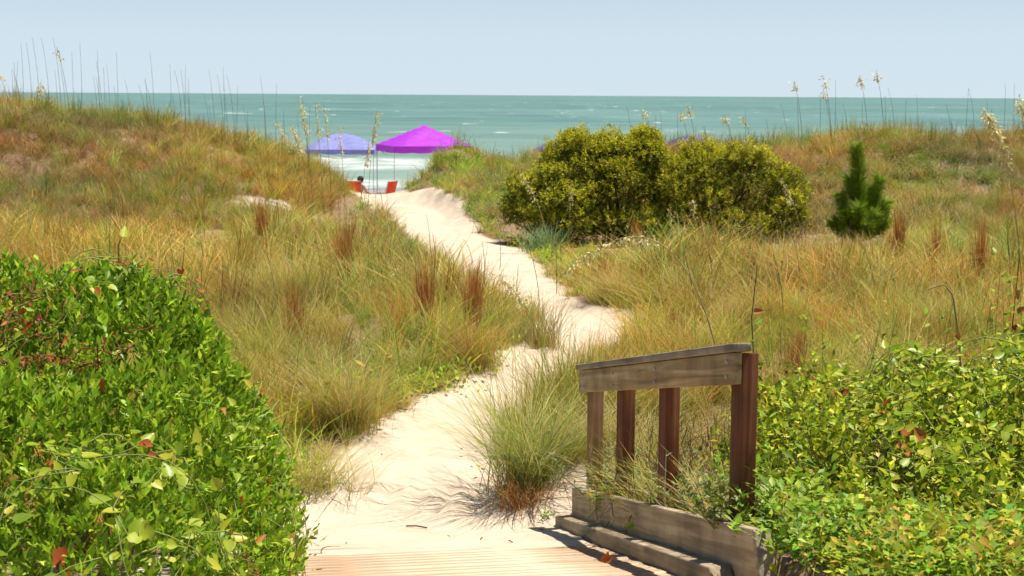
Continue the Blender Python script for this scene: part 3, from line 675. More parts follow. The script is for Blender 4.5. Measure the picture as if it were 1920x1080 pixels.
def shrub(name, label, mound, base, nsp, nl, slen, L, W, pal, inner=.12, zmin=-9, nstem=14, clump=None, group=None, tmpl=LEAF, **kw):
    root = empty(name, base, 0, label, 'shrub', group); B = np.array(base); mb = MB()
    P, Nn = mound.sample(nsp, zmin, inner); sprigs(mb, P - B, Nn, nl, slen, L, W, pal, tmpl=tmpl, **kw)
    o = mb.build('foliage', M['leaf'], root); o['kind'] = 'stuff'
    mb = MB(); T, _ = mound.sample(nstem, zmin + .3, .2); stems(mb, (0, 0, -.05), T - B, .014); mb.build('stem', M['bark'], root)['kind'] = 'stuff'
    return root

# dense foreground shrub on the left of the ramp
LB = Mound([(-3.0, 7.9, .35, 1.25, 1.5, 1.62), (-2.05, 7.75, .2, .92, 1.2, 1.62), (-1.70, 7.1, .0, .60, 1.0, 1.22), (-1.62, 5.9, .1, .72, .9, 1.15), (-2.3, 6.5, .3, .95, 1.0, 1.3), (-2.0, 8.1, -.05, .62, .8, 1.1), (-1.98, 7.6, .95, .70, .9, .88), (-1.75, 5.2, -.1, .78, .9, 1.0), (-1.35, 6.2, -.2, .45, .9, .85), (-1.78, 6.9, .75, .62, .8, .72)], .14, 4.6, 3)
lb = shrub('evergreen_shrub', 'dense dark green shrub with small upright leaves left of the ramp', LB, (-2.2, 7.4, 0), 7600, 11, .12, .053, .020,
    [(.14, .27, .015), (.22, .37, .02), (.31, .46, .025), (.16, .30, .015), (.42, .54, .035)], inner=.11, zmin=.05, nstem=20, spread=.45, tonal=.22)
vine('greenbrier_vine', 'broad-leaved yellow green vine sprawling over the front of the left shrub', LB,
     [(-1.05 - 1.2 * random.random(), 5.0 + 1.1 * random.random(), .8 + .6 * random.random()) for _ in range(30)], 290, (.040, .078), .05, .13, .055, 18, loc=(-1.9, 6.2, .1))
vine('creeping_vine', 'sparse pale vine with scattered leaves along the right flank of the left shrub', LB,
     [(-1.1 - .35 * random.random(), 6.7 + 1.4 * random.random(), .6 + 1.0 * random.random()) for _ in range(10)], 70, (.032, .058), .10, .11, .055, 14, loc=(-1.3, 7.2, 0))
vine('trailing_vine', 'leafy vine with red brown leaves across the top of the left shrub', LB,
     [(-1.6 - 1.0 * random.random(), 7.2 + .6 * random.random(), 2.2) for _ in range(9)], 75, (.032, .058), .30, .12, .055, 14, loc=(-2.2, 7.5, 0))
# tangles of dead red-brown vine
def tangle(label, c, n, r, leafn):
    root = empty('withered_vine', c, 0, label, 'vine', 'withered vines on the left shrub'); mb = MB(); C = np.array(c)
    for i in range(n):
        p, nr = LB.project(C + rng.normal(0, r, 3)); d = unit(rng.normal(0, 1, 3)); pts = []
        for k in range(7): d = unit(d + rng.normal(0, .5, 3)); q, nr = LB.project(p + d * .035); p = q; pts.append(q + nr * random.uniform(.11, .17) - C)
        mb.tube(np.array(pts), .0028, 4)
    mb.build('stem', M['redstem'], root)['kind'] = 'stuff'
    for i in range(leafn):
        p, nr = LB.project(C + rng.normal(0, r * 1.2, 3)); p = p + nr * random.uniform(.11, .18)
        o = place_leaf(random.choice(DL), root, p - C, unit(rng.normal(0, 1, 3) + [0, 0, -.3]), unit(nr + rng.normal(0, .6, 3)), random.uniform(.04, .07), random.uniform(.012, .03))
tangle('withered red brown vine tangle at the top left of the left shrub', (-2.3, 7.2, 1.80), 26, .13, 26)
tangle('small withered red vine tangle below the top of the left shrub', (-2.1, 6.9, 1.62), 16, .09, 14)
tangle('withered rusty vine scraps in the middle of the left shrub', (-1.85, 6.9, 1.38), 14, .12, 12)
tangle('withered rust coloured leaves by the lower right of the left shrub', (-1.12, 5.95, .72), 10, .08, 14)
o = place_leaf(DL[0], None, (-1.62, 5.55, 1.17), (.25, -.35, -.9), (.1, -.85, .5), .125, .095, 'fallen_leaf'); tag(o, 'large curled orange dead leaf lying on the left shrub', 'leaf')

# shrubs and vines on the right of the railing
RB1 = Mound([(1.60, 8.7, .35, .42, .9, .80), (1.62, 7.5, .45, .40, .7, .78), (1.62, 6.5, .4, .36, .8, .66), (2.15, 8.0, .4, .6, 1.2, .92), (2.1, 6.6, .35, .5, .8, .80), (1.72, 5.6, .45, .40, .7, .62), (1.50, 6.25, .60, .34, .6, .56), (2.05, 6.0, .55, .5, .6, .62), (1.5, 5.3, .7, .35, .6, .5)], .19, 5.0, 11)
RB2 = Mound([(2.75, 8.1, .35, .8, 1.2, .98), (3.5, 8.9, .50, .9, 1.2, 1.18), (2.55, 6.6, .3, .65, .9, .80), (3.2, 7.2, .35, .8, 1.0, .95), (2.3, 5.7, .4, .6, .8, .70)], .20, 4.4, 12)
YG = [(.31, .40, .025), (.42, .49, .03), (.53, .56, .04), (.19, .28, .02), (.58, .54, .05), (.13, .20, .015), (.25, .36, .02)]
shrub('leafy_shrub', 'loose yellow green leafy shrub right behind the near railing post', RB1, (2.0, 7.7, .1), 3300, 9, .17, .052, .026, YG, inner=.15, zmin=.3, nstem=26, jit=.7, spread=.8, up=.5, tonal=.22)
shrub('leafy_shrub', 'big sprawling yellow green shrub filling the lower right corner', RB2, (2.9, 7.8, .1), 3600, 9, .18, .052, .026, YG, inner=.17, zmin=.3, nstem=40, jit=.7, spread=.8, up=.5, tonal=.22)
vine('greenbrier_vine', 'broad-leaved vine climbing over the big shrub in the lower right corner', RB2,
     [(2.0 + 1.5 * random.random(), 6.2 + 2.2 * random.random(), 1.3) for _ in range(28)], 290, (.045, .085), .05, .14, .06, 16, loc=(2.7, 7.2, .2))
vine('broadleaf_vine', 'vine with wide green leaves over the loose shrub beside the railing', RB1,
     [(1.6 + .6 * random.random(), 6.8 + 1.6 * random.random(), 1.1) for _ in range(18)], 190, (.04, .075), .05, .13, .055, 14, loc=(2.0, 7.6, .2))
# bare brown brush behind the railing and inside the right shrubs
def brush(name, label, c, n, r, h, mat='bark', rad=.003, cat='brush'):
    root = empty(name, (c[0], c[1], gz(c[0], c[1])), 0, label, cat); mb = MB()
    for i in range(n):
        b = np.array([rng.normal(0, r), rng.normal(0, r * 1.4), 0]); pts = [b]; d = unit(np.array([rng.normal(0, .6), rng.normal(0, .6), 1.]))
        for k in range(6): d = unit(d + rng.normal(0, .35, 3)); pts.append(pts[-1] + d * h / 6 * random.uniform(.7, 1.2))
        pts = np.array(pts); mb.tube(pts, np.linspace(rad, rad * .4, 7), 4)
        for k in (2, 3, 4):
            e = unit(d + rng.normal(0, .8, 3)); mb.tube(np.stack([pts[k], pts[k] + e * h * .14, pts[k] + e * h * .25 + rng.normal(0, .02, 3)]), rad * .5, 3)
    mb.build('twigs', M[mat], root); return root
brush('dry_brush', 'dry brown twiggy brush behind the railing posts', (.98, 8.9, .18), 110, .20, .66)
brush('dry_brush', 'bare brown stems under the leaves beside the near railing post', (1.75, 7.4, .35), 60, .25, .75)
brush('dry_brush', 'dark bare stems inside the lower right shrub', (2.8, 7.2, .3), 90, .5, .9)

# feathery and small-leaved plants at the railing
def herb(name, label, c, n, h, pal, L, W, lean=.25, cat='plant', mat='greenstem', nl=16, spread=.85, r=.05):
    root = empty(name, (c[0], c[1], gz(c[0], c[1])), 0, label, cat); ms = MB(); ml = MB()
    for i in range(n):
        b = np.array([rng.normal(0, r), rng.normal(0, r), 0]); d = unit(np.array([rng.normal(0, lean), rng.normal(0, lean), 1.])); hh = h * random.uniform(.65, 1.1)
        t = np.linspace(0, 1, 6)[:, None]; P = b + d * hh * t + np.array([rng.normal(0, .06), rng.normal(0, .06), -.05]) * t ** 2
        ms.tube(P, np.linspace(.004, .0015, 6), 4)
        tt = rng.uniform(.2, 1, nl); q = b + d * hh * tt[:, None]; th = rng.uniform(0, 6.28, nl)
        a = unit(np.stack([np.cos(th) * spread, np.sin(th) * spread, rng.uniform(.1, .8, nl)], -1)); leaves(ml, LEAF, q, a, unit(rng.normal(0, .4, (nl, 3)) + [0, 0, 1]), L * rng.uniform(.7, 1.2, nl), W * rng.uniform(.7, 1.2, nl), pick(pal, nl))
    ms.build('stem', M[mat], root)['kind'] = 'stuff'; ml.build('foliage', M['leaf'], root)['kind'] = 'stuff'; return root
LIME = [(.22, .36, .03), (.30, .44, .04), (.17, .30, .03), (.38, .46, .05)]
GREY = [(.27, .31, .14), (.34, .37, .18), (.22, .27, .10)]
herb('leafy_weed', 'bright green lobed weed leaning out beside the upper curb board', (1.24, 7.05, .55), 22, .42, LIME, .085, .03, .4, nl=14, r=.10)
herb('leafy_weed', 'fresh green weed growing behind the near railing post', (1.45, 8.1, .35), 14, .55, LIME, .08, .03, .35, nl=14, r=.12)
herb('grey_weed', 'grey green small-leaved weed at the foot of the third railing post', (.93, 8.15, .32), 22, .36, GREY, .034, .013, .4, nl=30, r=.10)
herb('grey_weed', 'grey green small-leaved weed at the foot of the nearest railing post', (1.10, 7.35, .48), 18, .36, GREY, .034, .013, .4, nl=30, r=.08)
herb('grey_weed', 'grey green weed between the two far railing posts', (.62, 9.45, .15), 22, .42, GREY, .034, .013, .4, nl=30, r=.12)
herb('yellow_weed', 'low yellow leaved weed hanging over the upper curb board', (.60, 9.2, .22), 5, .22, [(.50, .42, .05), (.42, .42, .05), (.30, .38, .04)], .085, .04, .5, nl=5, r=.05)
herb('leafy_weed', 'round leaved green weed at the middle of the upper curb board', (.80, 8.45, .40), 4, .18, LIME, .055, .04, .4, nl=5, r=.05)
herb('seedling', 'tiny two-leaved green seedling on the sand by the left shrub', (-1.06, 8.65, .27), 1, .10, LIME, .08, .02, .3, nl=5, r=.01)
herb('seedling', 'small bright green tuft at the far foot of the curb', (.24, 10.12, .0), 5, .07, LIME, .035, .016, .6, nl=6, r=.03)
for lb_, p, n_, h_ in (('dry brown grass mat behind the far half of the upper curb board', (.70, 9.25), 300, .42), ('dry brown grass mat behind the middle of the upper curb board', (.86, 8.55), 300, .42), ('straw and green grass mat behind the near half of the upper curb board', (1.04, 7.75), 300, .42)):
    mb = MB(); b_ = np.zeros((n_, 3)); b_[:, 1] = rng.uniform(-.42, .42, n_); b_[:, 0] = rng.normal(0, .06, n_) - .173 * b_[:, 1]; b_[:, 2] = -.2 * b_[:, 1]
    blades(mb, b_, rng.uniform(0, 6.28, n_), rng.uniform(.5, 1.1, n_) * h_, rng.uniform(.1, 1.0, n_), rng.uniform(.1, 1.2, n_), rng.uniform(.003, .007, n_), pick(DRY + OLIVE + GREEN, n_), 4); tag(link('grass_mat', mb.mesh('grass_mat', M['blade']), None, (p[0], p[1], gz(*p) - .02)), lb_, 'grass')
herb('leafy_weed', 'lime green weed spilling over the near end of the upper curb board', (1.16, 6.75, .8), 14, .30, LIME, .06, .024, .6, nl=14, r=.08)
for lb_, x_, y_, n_, h_ in (('lime leaved shoots poking above the shrub just right of the near post', 1.75, 9.2, 6, 1.15), ('tall lime leaved shoots behind the middle of the right shrub', 2.35, 9.5, 8, 1.35), ('lime leaved shoots left of the broken stalk above the right shrub', 2.65, 9.8, 6, 1.45), ('leafy shoots right of the broken stalk above the right shrub', 3.05, 9.7, 8, 1.6), ('leafy green shoots nearest the right picture edge', 3.45, 10.1, 9, 1.75), ('thin lime shoots between the near post and the meadow', 1.95, 10.3, 5, 1.0)):
    herb('leafy_shoot', lb_, (x_, y_, 0), n_, h_, LIME + [(.46, .46, .05)], .055, .034, .12, nl=20, r=.20, cat='shoot')
herb('leafy_weed', 'low lime weeds covering the soil just past the near end of the curb', (1.32, 6.25, .8), 34, .30, LIME, .05, .024, .6, nl=14, r=.13)
herb('leafy_weed', 'low lime weeds at the bottom edge right of the curb', (1.42, 5.85, .8), 30, .28, LIME, .05, .024, .6, nl=14, r=.13)
herb('grey_weed', 'grey green weed in front of the nearest railing post', (1.03, 6.98, .6), 16, .32, GREY + LIME, .036, .014, .4, nl=30, r=.06)
# curb creeper and a pale dead sapling
cr = empty('curb_creeper', (.62, 8.55, .3), 0, 'thin green creeper hanging down over both curb timbers', 'vine'); mb = MB()
mb.tube(np.array([[.10, -.05, .27], [.04, -.09, .20], [.0, -.12, .06], [-.035, -.15, -.03], [-.05, -.17, -.10]]), .0032, 5); mb.build('stem', M['redstem'], cr)
for q in range(9): place_leaf(random.choice(VL), cr, (.06 + random.uniform(-.02, .06), -.12 + random.uniform(-.04, .04), .20 + random.uniform(-.12, .06)), unit(rng.normal(0, .6, 3) + [0, 0, -.8]), unit(rng.normal(0, .4, 3) + [-.4, -1, .5]), random.uniform(.045, .07), random.uniform(.02, .035))
sp = empty('dead_sapling', (.80, 7.95, .40), 0, 'pale bare sapling standing in front of the third railing post', 'sapling'); mb = MB()
mb.tube(np.array([[0, 0, -.05], [.005, 0, .2], [-.005, 0, .4], [.0, .01, .58]]), [.006, .005, .004, .002], 5)
for z_, dx, dz in ((.22, .12, .10), (.28, -.06, .06), (.36, .05, .05), (.48, -.04, .05), (.56, .03, .02)): mb.tube(np.array([[0, 0, z_], [dx * .6, .01, z_ + dz * .5], [dx, .0, z_ + dz]]), [.003, .0025, .0015], 4)
mb.build('branches', M['palestem'], sp)

# ------------------------------------------------------------------ wax myrtle bushes before the right dune
def myrtle(label, ells, base, nclump, seed, bright):
    md = Mound(ells, .12, 2.4, seed); root = empty('myrtle_bush', base, 0, label, 'bush', 'yellow green bushes before the dune'); B = np.array(base)
    NEW_LIT = [(.47, .49, .02), (.57, .54, .03), (.37, .43, .02), (.62, .50, .05)]; OLD_SHADED = [(.17, .21, .02), (.24, .27, .025), (.11, .15, .015), (.30, .25, .03)]  # young and old leaf colours with painted shade: pale tops, dark flanks and core
    P, Nn = md.sample(nclump, .12, .06); mb = MB()
    for p, nr in zip(P, Nn):                       # leafy heads with open hollows between them
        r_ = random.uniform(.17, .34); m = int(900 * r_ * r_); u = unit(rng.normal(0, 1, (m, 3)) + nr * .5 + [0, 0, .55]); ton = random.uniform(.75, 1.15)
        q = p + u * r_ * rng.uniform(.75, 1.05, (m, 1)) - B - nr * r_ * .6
        top = (u[:, 2] > .05) & (rng.uniform(0, 1, m) < bright)  # only upward-facing leaves take the pale colours, as if lit from above
        for pal, k in ((NEW_LIT, top), (OLD_SHADED, ~top)):
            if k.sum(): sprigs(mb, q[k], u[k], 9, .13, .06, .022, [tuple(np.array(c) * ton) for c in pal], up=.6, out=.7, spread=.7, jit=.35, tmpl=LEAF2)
    T, _ = md.sample(90, .9, .0); T = T[np.argsort(-T[:, 2])[:22]]      # upright leaders breaking the outline
    for p in T:
        hh = random.uniform(.10, .28); m = int(hh * 60); q = p + np.stack([rng.normal(0, .04, m), rng.normal(0, .04, m), rng.uniform(0, hh, m)], -1) - B
        sprigs(mb, q, np.repeat(np.array([[0, 0, 1.]]), m, 0), 8, .10, .055, .02, NEW_LIT, up=.8, out=.3, spread=.7, jit=.3, tmpl=LEAF2)
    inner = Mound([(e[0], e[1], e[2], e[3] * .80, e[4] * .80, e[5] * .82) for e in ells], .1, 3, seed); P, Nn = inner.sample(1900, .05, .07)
    sprigs(mb, P - B, Nn, 9, .16, .065, .026, OLD_SHADED, tmpl=LEAF2)
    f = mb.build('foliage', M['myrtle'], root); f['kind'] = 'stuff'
    mb = MB(); T, _ = md.sample(26, .3, .3); stems(mb, (0, 0, -.05), T - B, .03); mb.build('stem', M['bark'], root)['kind'] = 'stuff'
    return root
g0 = gz(1.2, 30.5)
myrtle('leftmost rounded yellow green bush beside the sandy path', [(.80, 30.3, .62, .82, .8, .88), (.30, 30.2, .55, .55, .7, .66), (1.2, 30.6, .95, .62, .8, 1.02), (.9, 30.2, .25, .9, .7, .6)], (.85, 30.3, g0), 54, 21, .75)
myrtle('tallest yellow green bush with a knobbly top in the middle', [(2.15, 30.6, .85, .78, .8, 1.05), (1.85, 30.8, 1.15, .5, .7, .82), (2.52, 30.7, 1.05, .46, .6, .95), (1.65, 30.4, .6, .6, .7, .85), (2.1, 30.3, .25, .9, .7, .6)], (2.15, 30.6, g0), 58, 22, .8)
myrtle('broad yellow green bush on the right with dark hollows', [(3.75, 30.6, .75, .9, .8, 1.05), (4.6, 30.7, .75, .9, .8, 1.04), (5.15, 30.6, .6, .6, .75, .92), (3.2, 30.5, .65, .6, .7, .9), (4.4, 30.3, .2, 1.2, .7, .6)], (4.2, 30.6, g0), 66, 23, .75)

# ------------------------------------------------------------------ young pine
pz = gz(6.55, 29.6)
pine = empty('pine_tree', (6.55, 29.6, pz), 0, 'small young pine with dense green needles before the right dune', 'tree'); mbt = MB(); mbn = MB()
def leader(P, r0):
    P = np.array(P); mbt.tube(P, np.linspace(r0, r0 * .4, len(P)), 5)
    n = int(1800 * np.linalg.norm(P[-1] - P[0])) + 120; t = rng.uniform(.0, 1.0, n); q = np.stack([np.interp(t, np.linspace(0, 1, len(P)), P[:, i]) for i in range(3)], -1)
    ax = unit(P[-1] - P[-2]); th = rng.uniform(0, 6.28, n); a1 = unit(np.cross(ax, [.2, .9, .1])); a2 = np.cross(ax, a1)
    d = unit(ax * rng.uniform(.3, 1.1, n)[:, None] + (a1 * np.cos(th)[:, None] + a2 * np.sin(th)[:, None]))
    leaves(mbn, LEAF2, q, d, rng.normal(0, 1, (n, 3)), rng.uniform(.15, .29, n), .010, pick([(.20, .32, .02), (.28, .41, .025), (.36, .48, .03), (.14, .23, .02)], n))
leader([(0, 0, 0), (0, 0, .6), (-.05, 0, 1.2), (-.14, 0, 1.85)], .035)
for dx, dy, z0, z1 in ((.40, .05, .35, 1.25), (.52, -.12, .2, .80), (-.46, .05, .25, .92), (-.40, -.18, .15, .62), (.15, .35, .4, 1.05), (-.12, -.35, .25, .75), (-.24, .1, .7, 1.25), (.60, .1, .12, .48), (-.60, 0, .10, .42), (.08, -.42, .1, .45), (.28, -.3, .15, .6), (.30, .2, .5, 1.0)):
    leader([(0, 0, z0), (dx * .6, dy * .6, z0 + (z1 - z0) * .35), (dx, dy, z1)], .018)
pine.scale = (.86, .86, 1.0); mbt.build('trunk', M['bark'], pine); mbn.build('needles', M['needle'], pine)['kind'] = 'stuff'
# ------------------------------------------------------------------ grass tussocks that stand out singly
def tussock(name, label, p, n, h, spread, pal, tip=None, lean=(.05, .45), curve=(.1, .8), wid=(.003, .006), az=None, cat='grass tussock', seg=5, sink=.03, group='grass tussocks standing out of the meadow'):
    mb = MB(); b = np.zeros((n, 3)); b[:, :2] = rng.normal(0, spread, (n, 2)); a = rng.uniform(0, 6.28, n) if az is None else rng.normal(az, .9, n)
    blades(mb, b, a, rng.uniform(.55, 1.05, n) * h, rng.uniform(*lean, n), rng.uniform(*curve, n), rng.uniform(*wid, n), pick(pal, n), seg, pick(tip or pal, n))
    o = link(name, mb.mesh(name, M['blade']), None, (p[0], p[1], gz(p[0], p[1]) - sink), (0, 0, 0)); tag(o, label, cat, group); return o
BROWN = [(.36, .23, .08), (.30, .17, .06), (.44, .31, .10)]
tussock('grass_tussock', 'big olive brown tussock with a dark bare base left of the path', (-1.36, 12.7), 900, .78, .10, OLIVE + BROWN, OLIVE + STRAW, (.05, .55), (.1, .8))
tussock('grass_tussock', 'dark spiky tussock jutting into the path beside the bend', (.33, 17.2), 420, .62, .10, BROWN + OLIVE, BROWN + BLUEGREEN, (.05, .8), (.0, .4))
tussock('grass_tussock', 'large feathery brown tussock above the left shrub', (-2.7, 18.9), 800, .95, .16, OLIVE + BROWN, OLIVE + STRAW, (.05, .6), (.1, .8))
tussock('grass_tussock', 'dark green arching tussock on the sand bank left of the railing', (.12, 10.68), 620, .92, .10, BLUEGREEN + GREEN, GREEN + STRAW, (.05, .6), (.1, 1.1), (.004, .008))
tussock('grass_tussock', 'small orange brown tussock at the foot of the sand bank', (.12, 10.38), 260, .30, .09, RUST + BROWN, STRAW + RUST, (.1, .9), (.1, 1.0))
tussock('grass_tussock', 'tall thin green tussock just left of the rail board', (.40, 12.3), 420, 1.05, .20, BLUEGREEN + GREEN, GREEN + OLIVE, (.0, .35), (.0, .5), (.004, .008))
tussock('grass_tussock', 'straw coloured arching tussock behind the far railing post', (.75, 11.1), 420, .62, .15, OLIVE + GREEN, STRAW, (.05, .6), (.2, 1.2), (.003, .007))
tussock('grass_tussock', 'golden tussock drooping over the right edge of the path bend', (1.45, 20.6), 620, .60, .18, OLIVE + STRAW, STRAW + OLIVE, (.1, .7), (.3, 1.1), az=3.1)
tussock('grass_tussock', 'wide tan tussock in the middle of the right meadow', (4.2, 22.5), 520, .85, .16, OLIVE + BROWN, BROWN + STRAW, (.0, .4), (.0, .6), (.005, .009))
tussock('grass_tussock', 'blue green reedy tussock at the foot of the leftmost yellow green bush', (.55, 28.4), 160, .62, .18, [(.20, .32, .14), (.26, .36, .16)], None, (.0, .5), (.1, .6), (.012, .02))
tussock('grass_tussock', 'low olive tussock between the left shrub and the path', (-1.42, 10.95), 520, .48, .16, OLIVE + GREEN, STRAW + OLIVE, (.1, .8), (.3, 1.2))
tussock('grass_tussock', 'green and gold tussock on the hummock left of the path', (-1.0, 15.1), 480, .50, .20, GREEN + OLIVE, STRAW + GREEN, (.1, .7), (.3, 1.1))
tussock('grass_tussock', 'brown tussock on the left bank close to the path bend', (-.35, 15.6), 480, .70, .12, BROWN + OLIVE, BROWN + RUST, (.05, .5), (.1, .6))
for lb_, p, h in (('rust red plume grass leaning left on the hummock beside the path', (-.93, 16.7), .78), ('wider rust brown plume grass nearest the path bend', (-.42, 16.9), .88), ('tall rust brown plume grass in the left meadow', (-2.15, 20.2), 1.05),
                  ('faint rust plume grass at the foot of the left dune', (-4.35, 27.2), .85), ('orange plume grass tuft in front of the dark bush hollow', (2.15, 27.0), .60), ('leftmost of three rust plumes below the pine', (6.2, 25.2), 1.0),
                  ('middle of three rust plumes below the pine', (6.3, 23.3), .85), ('rightmost and darkest of three rust plumes below the pine', (6.75, 22.6), .95), ('low orange tuft just above the rail board', (1.72, 16.7), .45), ('orange brown tuft right of the near post top', (2.6, 14.2), .55), ('rust tuft at the edge of the left shrub', (-2.2, 15.9), .62)):
    tussock('plume_grass', lb_, p, 200, h * random.uniform(1.1, 1.3), .045, RUST + BROWN, [(.56, .20, .05), (.60, .28, .08), (.48, .15, .04)], (.0, .13), (-.05, .12), (.005, .010), cat='plume grass', group='rust coloured plume grasses')

# ------------------------------------------------------------------ sea oats and bare stalks
OAT = [(.82, .72, .36), (.76, .64, .28), (.86, .80, .50), (.70, .60, .24)]
def oat_meshes(base, ctrl, tip, head=.28, ns=60, size=.03, r=.0035, side=None):
    t = np.linspace(0, 1, 16)[:, None]; b, c, e = [np.array(v, float) for v in (base, ctrl, tip)]
    P = (1 - t) ** 2 * b + 2 * t * (1 - t) * c + t * t * e; ms = MB(); ms.tube(P, np.linspace(r, r * .45, 16), 5)
    mh = None
    if ns:
        mh = MB(); tt = 1 - head * rng.uniform(0, 1, ns) ** .8; q = (1 - tt[:, None]) ** 2 * b + 2 * tt[:, None] * (1 - tt[:, None]) * c + tt[:, None] ** 2 * e
        d = unit(rng.normal(0, .5, (ns, 3)) + np.array([0 if side is None else side, 0, -.75])); off = d * rng.uniform(.0, size * 1.6, ns)[:, None]
        leaves(mh, LEAF, q + off, d, rng.normal(0, 1, (ns, 3)), size * rng.uniform(.8, 1.3, ns), size * .42 * rng.uniform(.8, 1.2, ns), pick(OAT, ns))
        for k in range(0, ns, 3): mh.tube(np.stack([q[k], q[k] + off[k] * .6, q[k] + off[k]]), size * .035, 3, OAT[1])
    return ms, mh
def sea_oat(label, x, y, tip, bow=0.0, head=.28, ns=60, size=.03, r=.0035, group='sea oat stalks with seed heads', stem='straw', side=None, up=.62, nleaf=5):
    z = gz(x, y); root = empty('sea_oat', (x, y, z), 0, label, 'sea oat', group)
    e = np.array(tip) - [x, y, z]; c = np.array([e[0] * .25 + bow, e[1] * .3, e[2] * up + abs(bow) * .2])
    ms, mh = oat_meshes((0, 0, -.03), c, e, head, ns, size, r, side); ms.build('stem', M[stem], root)
    if mh: mh.build('seed_head', M['seed'], root)['kind'] = 'stuff'
    if nleaf:
        mb = MB(); n = nleaf; blades(mb, np.zeros((n, 3)), rng.uniform(0, 6.28, n), rng.uniform(.3, .6, n), rng.uniform(.1, .5, n), rng.uniform(.2, .9, n), rng.uniform(.006, .010, n), pick(BLUEGREEN + OLIVE, n), 5); mb.build('leaves', M['blade'], root)['kind'] = 'stuff'
    return root
sea_oat('long arching sea oat stalk drooping left over the path above the railing', 1.95, 14.0, (.42, 13.9, 1.20), 0, .42, 240, .040, .008, up=1.95)
sea_oat('nearer pale plumed sea oat left of the right picture edge', 6.55, 20.0, (5.92, 20.0, 2.66), .0, .40, 330, .055, .007, up=.8, side=.3)
sea_oat('pale plumed sea oat cut by the right picture edge', 6.95, 20.0, (6.33, 20.0, 2.78), .0, .33, 280, .055, .007, up=.8, side=.3)
sea_oat('cream sea oat nodding over the grass where the path bends', .25, 17.2, (-.17, 17.5, .80), .10, .5, 110, .042, .005, side=.4)
sea_oat('short pale sea oat standing in the brown grass left of the path', -1.30, 18.0, (-1.36, 18.0, .85), .0, .2, 26, .035, .004)
for lb_, x, y, tip, bow, ns in (('tallest cream sea oat of the cluster left of the lavender canopy', -4.55, 36, (-4.87, 36, 2.72), 0, 70), ('sea oat head hanging far left in the cluster by the lavender canopy', -4.65, 36, (-5.42, 36, 2.22), -.1, 60),
        ('thin upright sea oat above the lavender canopy peak', -4.35, 36.2, (-4.50, 36, 2.60), 0, 34), ('slender sea oat just right of the cluster over the lavender canopy', -4.25, 37, (-4.42, 37, 2.55), 0, 30), ('low bushy sea oat head at the lavender canopy left edge', -4.5, 35.5, (-4.98, 35.5, 2.10), -.05, 70),
        ('single golden sea oat in front of the lavender canopy', -4.15, 39.0, (-4.30, 39.0, 1.98), 0, 30), ('tall sea oat between the lavender and purple canopies', -3.45, 37.5, (-3.22, 37.5, 2.42), 0, 60), ('drooping sea oat low between the two canopies', -3.6, 37, (-3.36, 37, 1.72), .05, 40)):
    sea_oat(lb_, x, y, tip, bow, .36, int(ns * 2.2), .06, .006, stem='darkstalk', side=.35)
for lb_, x, y, tip, bow, ns in (('sea oat bending left before the right end of the yellow green bushes', 5.25, 28.2, (4.78, 28.2, 1.36), 0, 50), ('sea oat nodding left before the leftmost bush', .66, 28.2, (.13, 28.2, 1.42), .05, 40), ('upright sea oat before the dark hollow of the leftmost bush', 1.0, 28.2, (1.05, 28.2, 1.22), 0, 26),
        ('short sea oat before the hollow between middle and right bush', 3.3, 28.2, (3.22, 28.2, 1.0), 0, 26), ('shorter sea oat left of the hollow between the bushes', 2.9, 28.4, (2.83, 28.4, .85), 0, 22)):
    sea_oat(lb_, x, y, tip, bow, .38, int(ns * 1.5), .05, .007)
for lb_, tip in (('sea oat on the skyline with the highest head right of the bushes', (9.35, 41, 3.50)), ('sea oat second highest on the skyline above the pine', (8.93, 41, 3.36)), ('sea oat with a golden head left of the pine top', (8.0, 41, 3.36)), ('sea oat with a golden head farthest left of the pine group', (7.25, 41, 3.20)),
        ('lower golden sea oat left of the pine top', (8.05, 41.3, 3.02)), ('sea oat nodding over the right bush', (5.45, 41, 2.32)), ('sea oat nodding between the middle and right bush', (4.5, 41, 2.55)), ('sea oat nodding just over the tallest bush', (3.4, 41, 2.48)), ('sea oat leaning left over the gap between the bushes', (4.35, 41.2, 2.40)), ('small sea oat over the right end of the bushes', (5.95, 41, 2.28))):
    sea_oat(lb_, tip[0] + .28, tip[1], tip, -.02, .18, 30, .08, .007, stem='darkstalk', nleaf=3)
for lb_, tip in (('pale sea oat at the far left picture edge on the dune', (-13.3, 41, 3.3)), ('pair partner sea oat with buff head low on the left dune', (-12.2, 41, 3.05)), ('buff sea oat head just above the left dune grass', (-12.35, 41.3, 2.95)), ('tall sea oat with faint head high on the left dune', (-11.75, 41, 3.95))):
    sea_oat(lb_, tip[0] + .3, tip[1], tip, -.02, .18, 30, .08, .007, stem='darkstalk', nleaf=3)
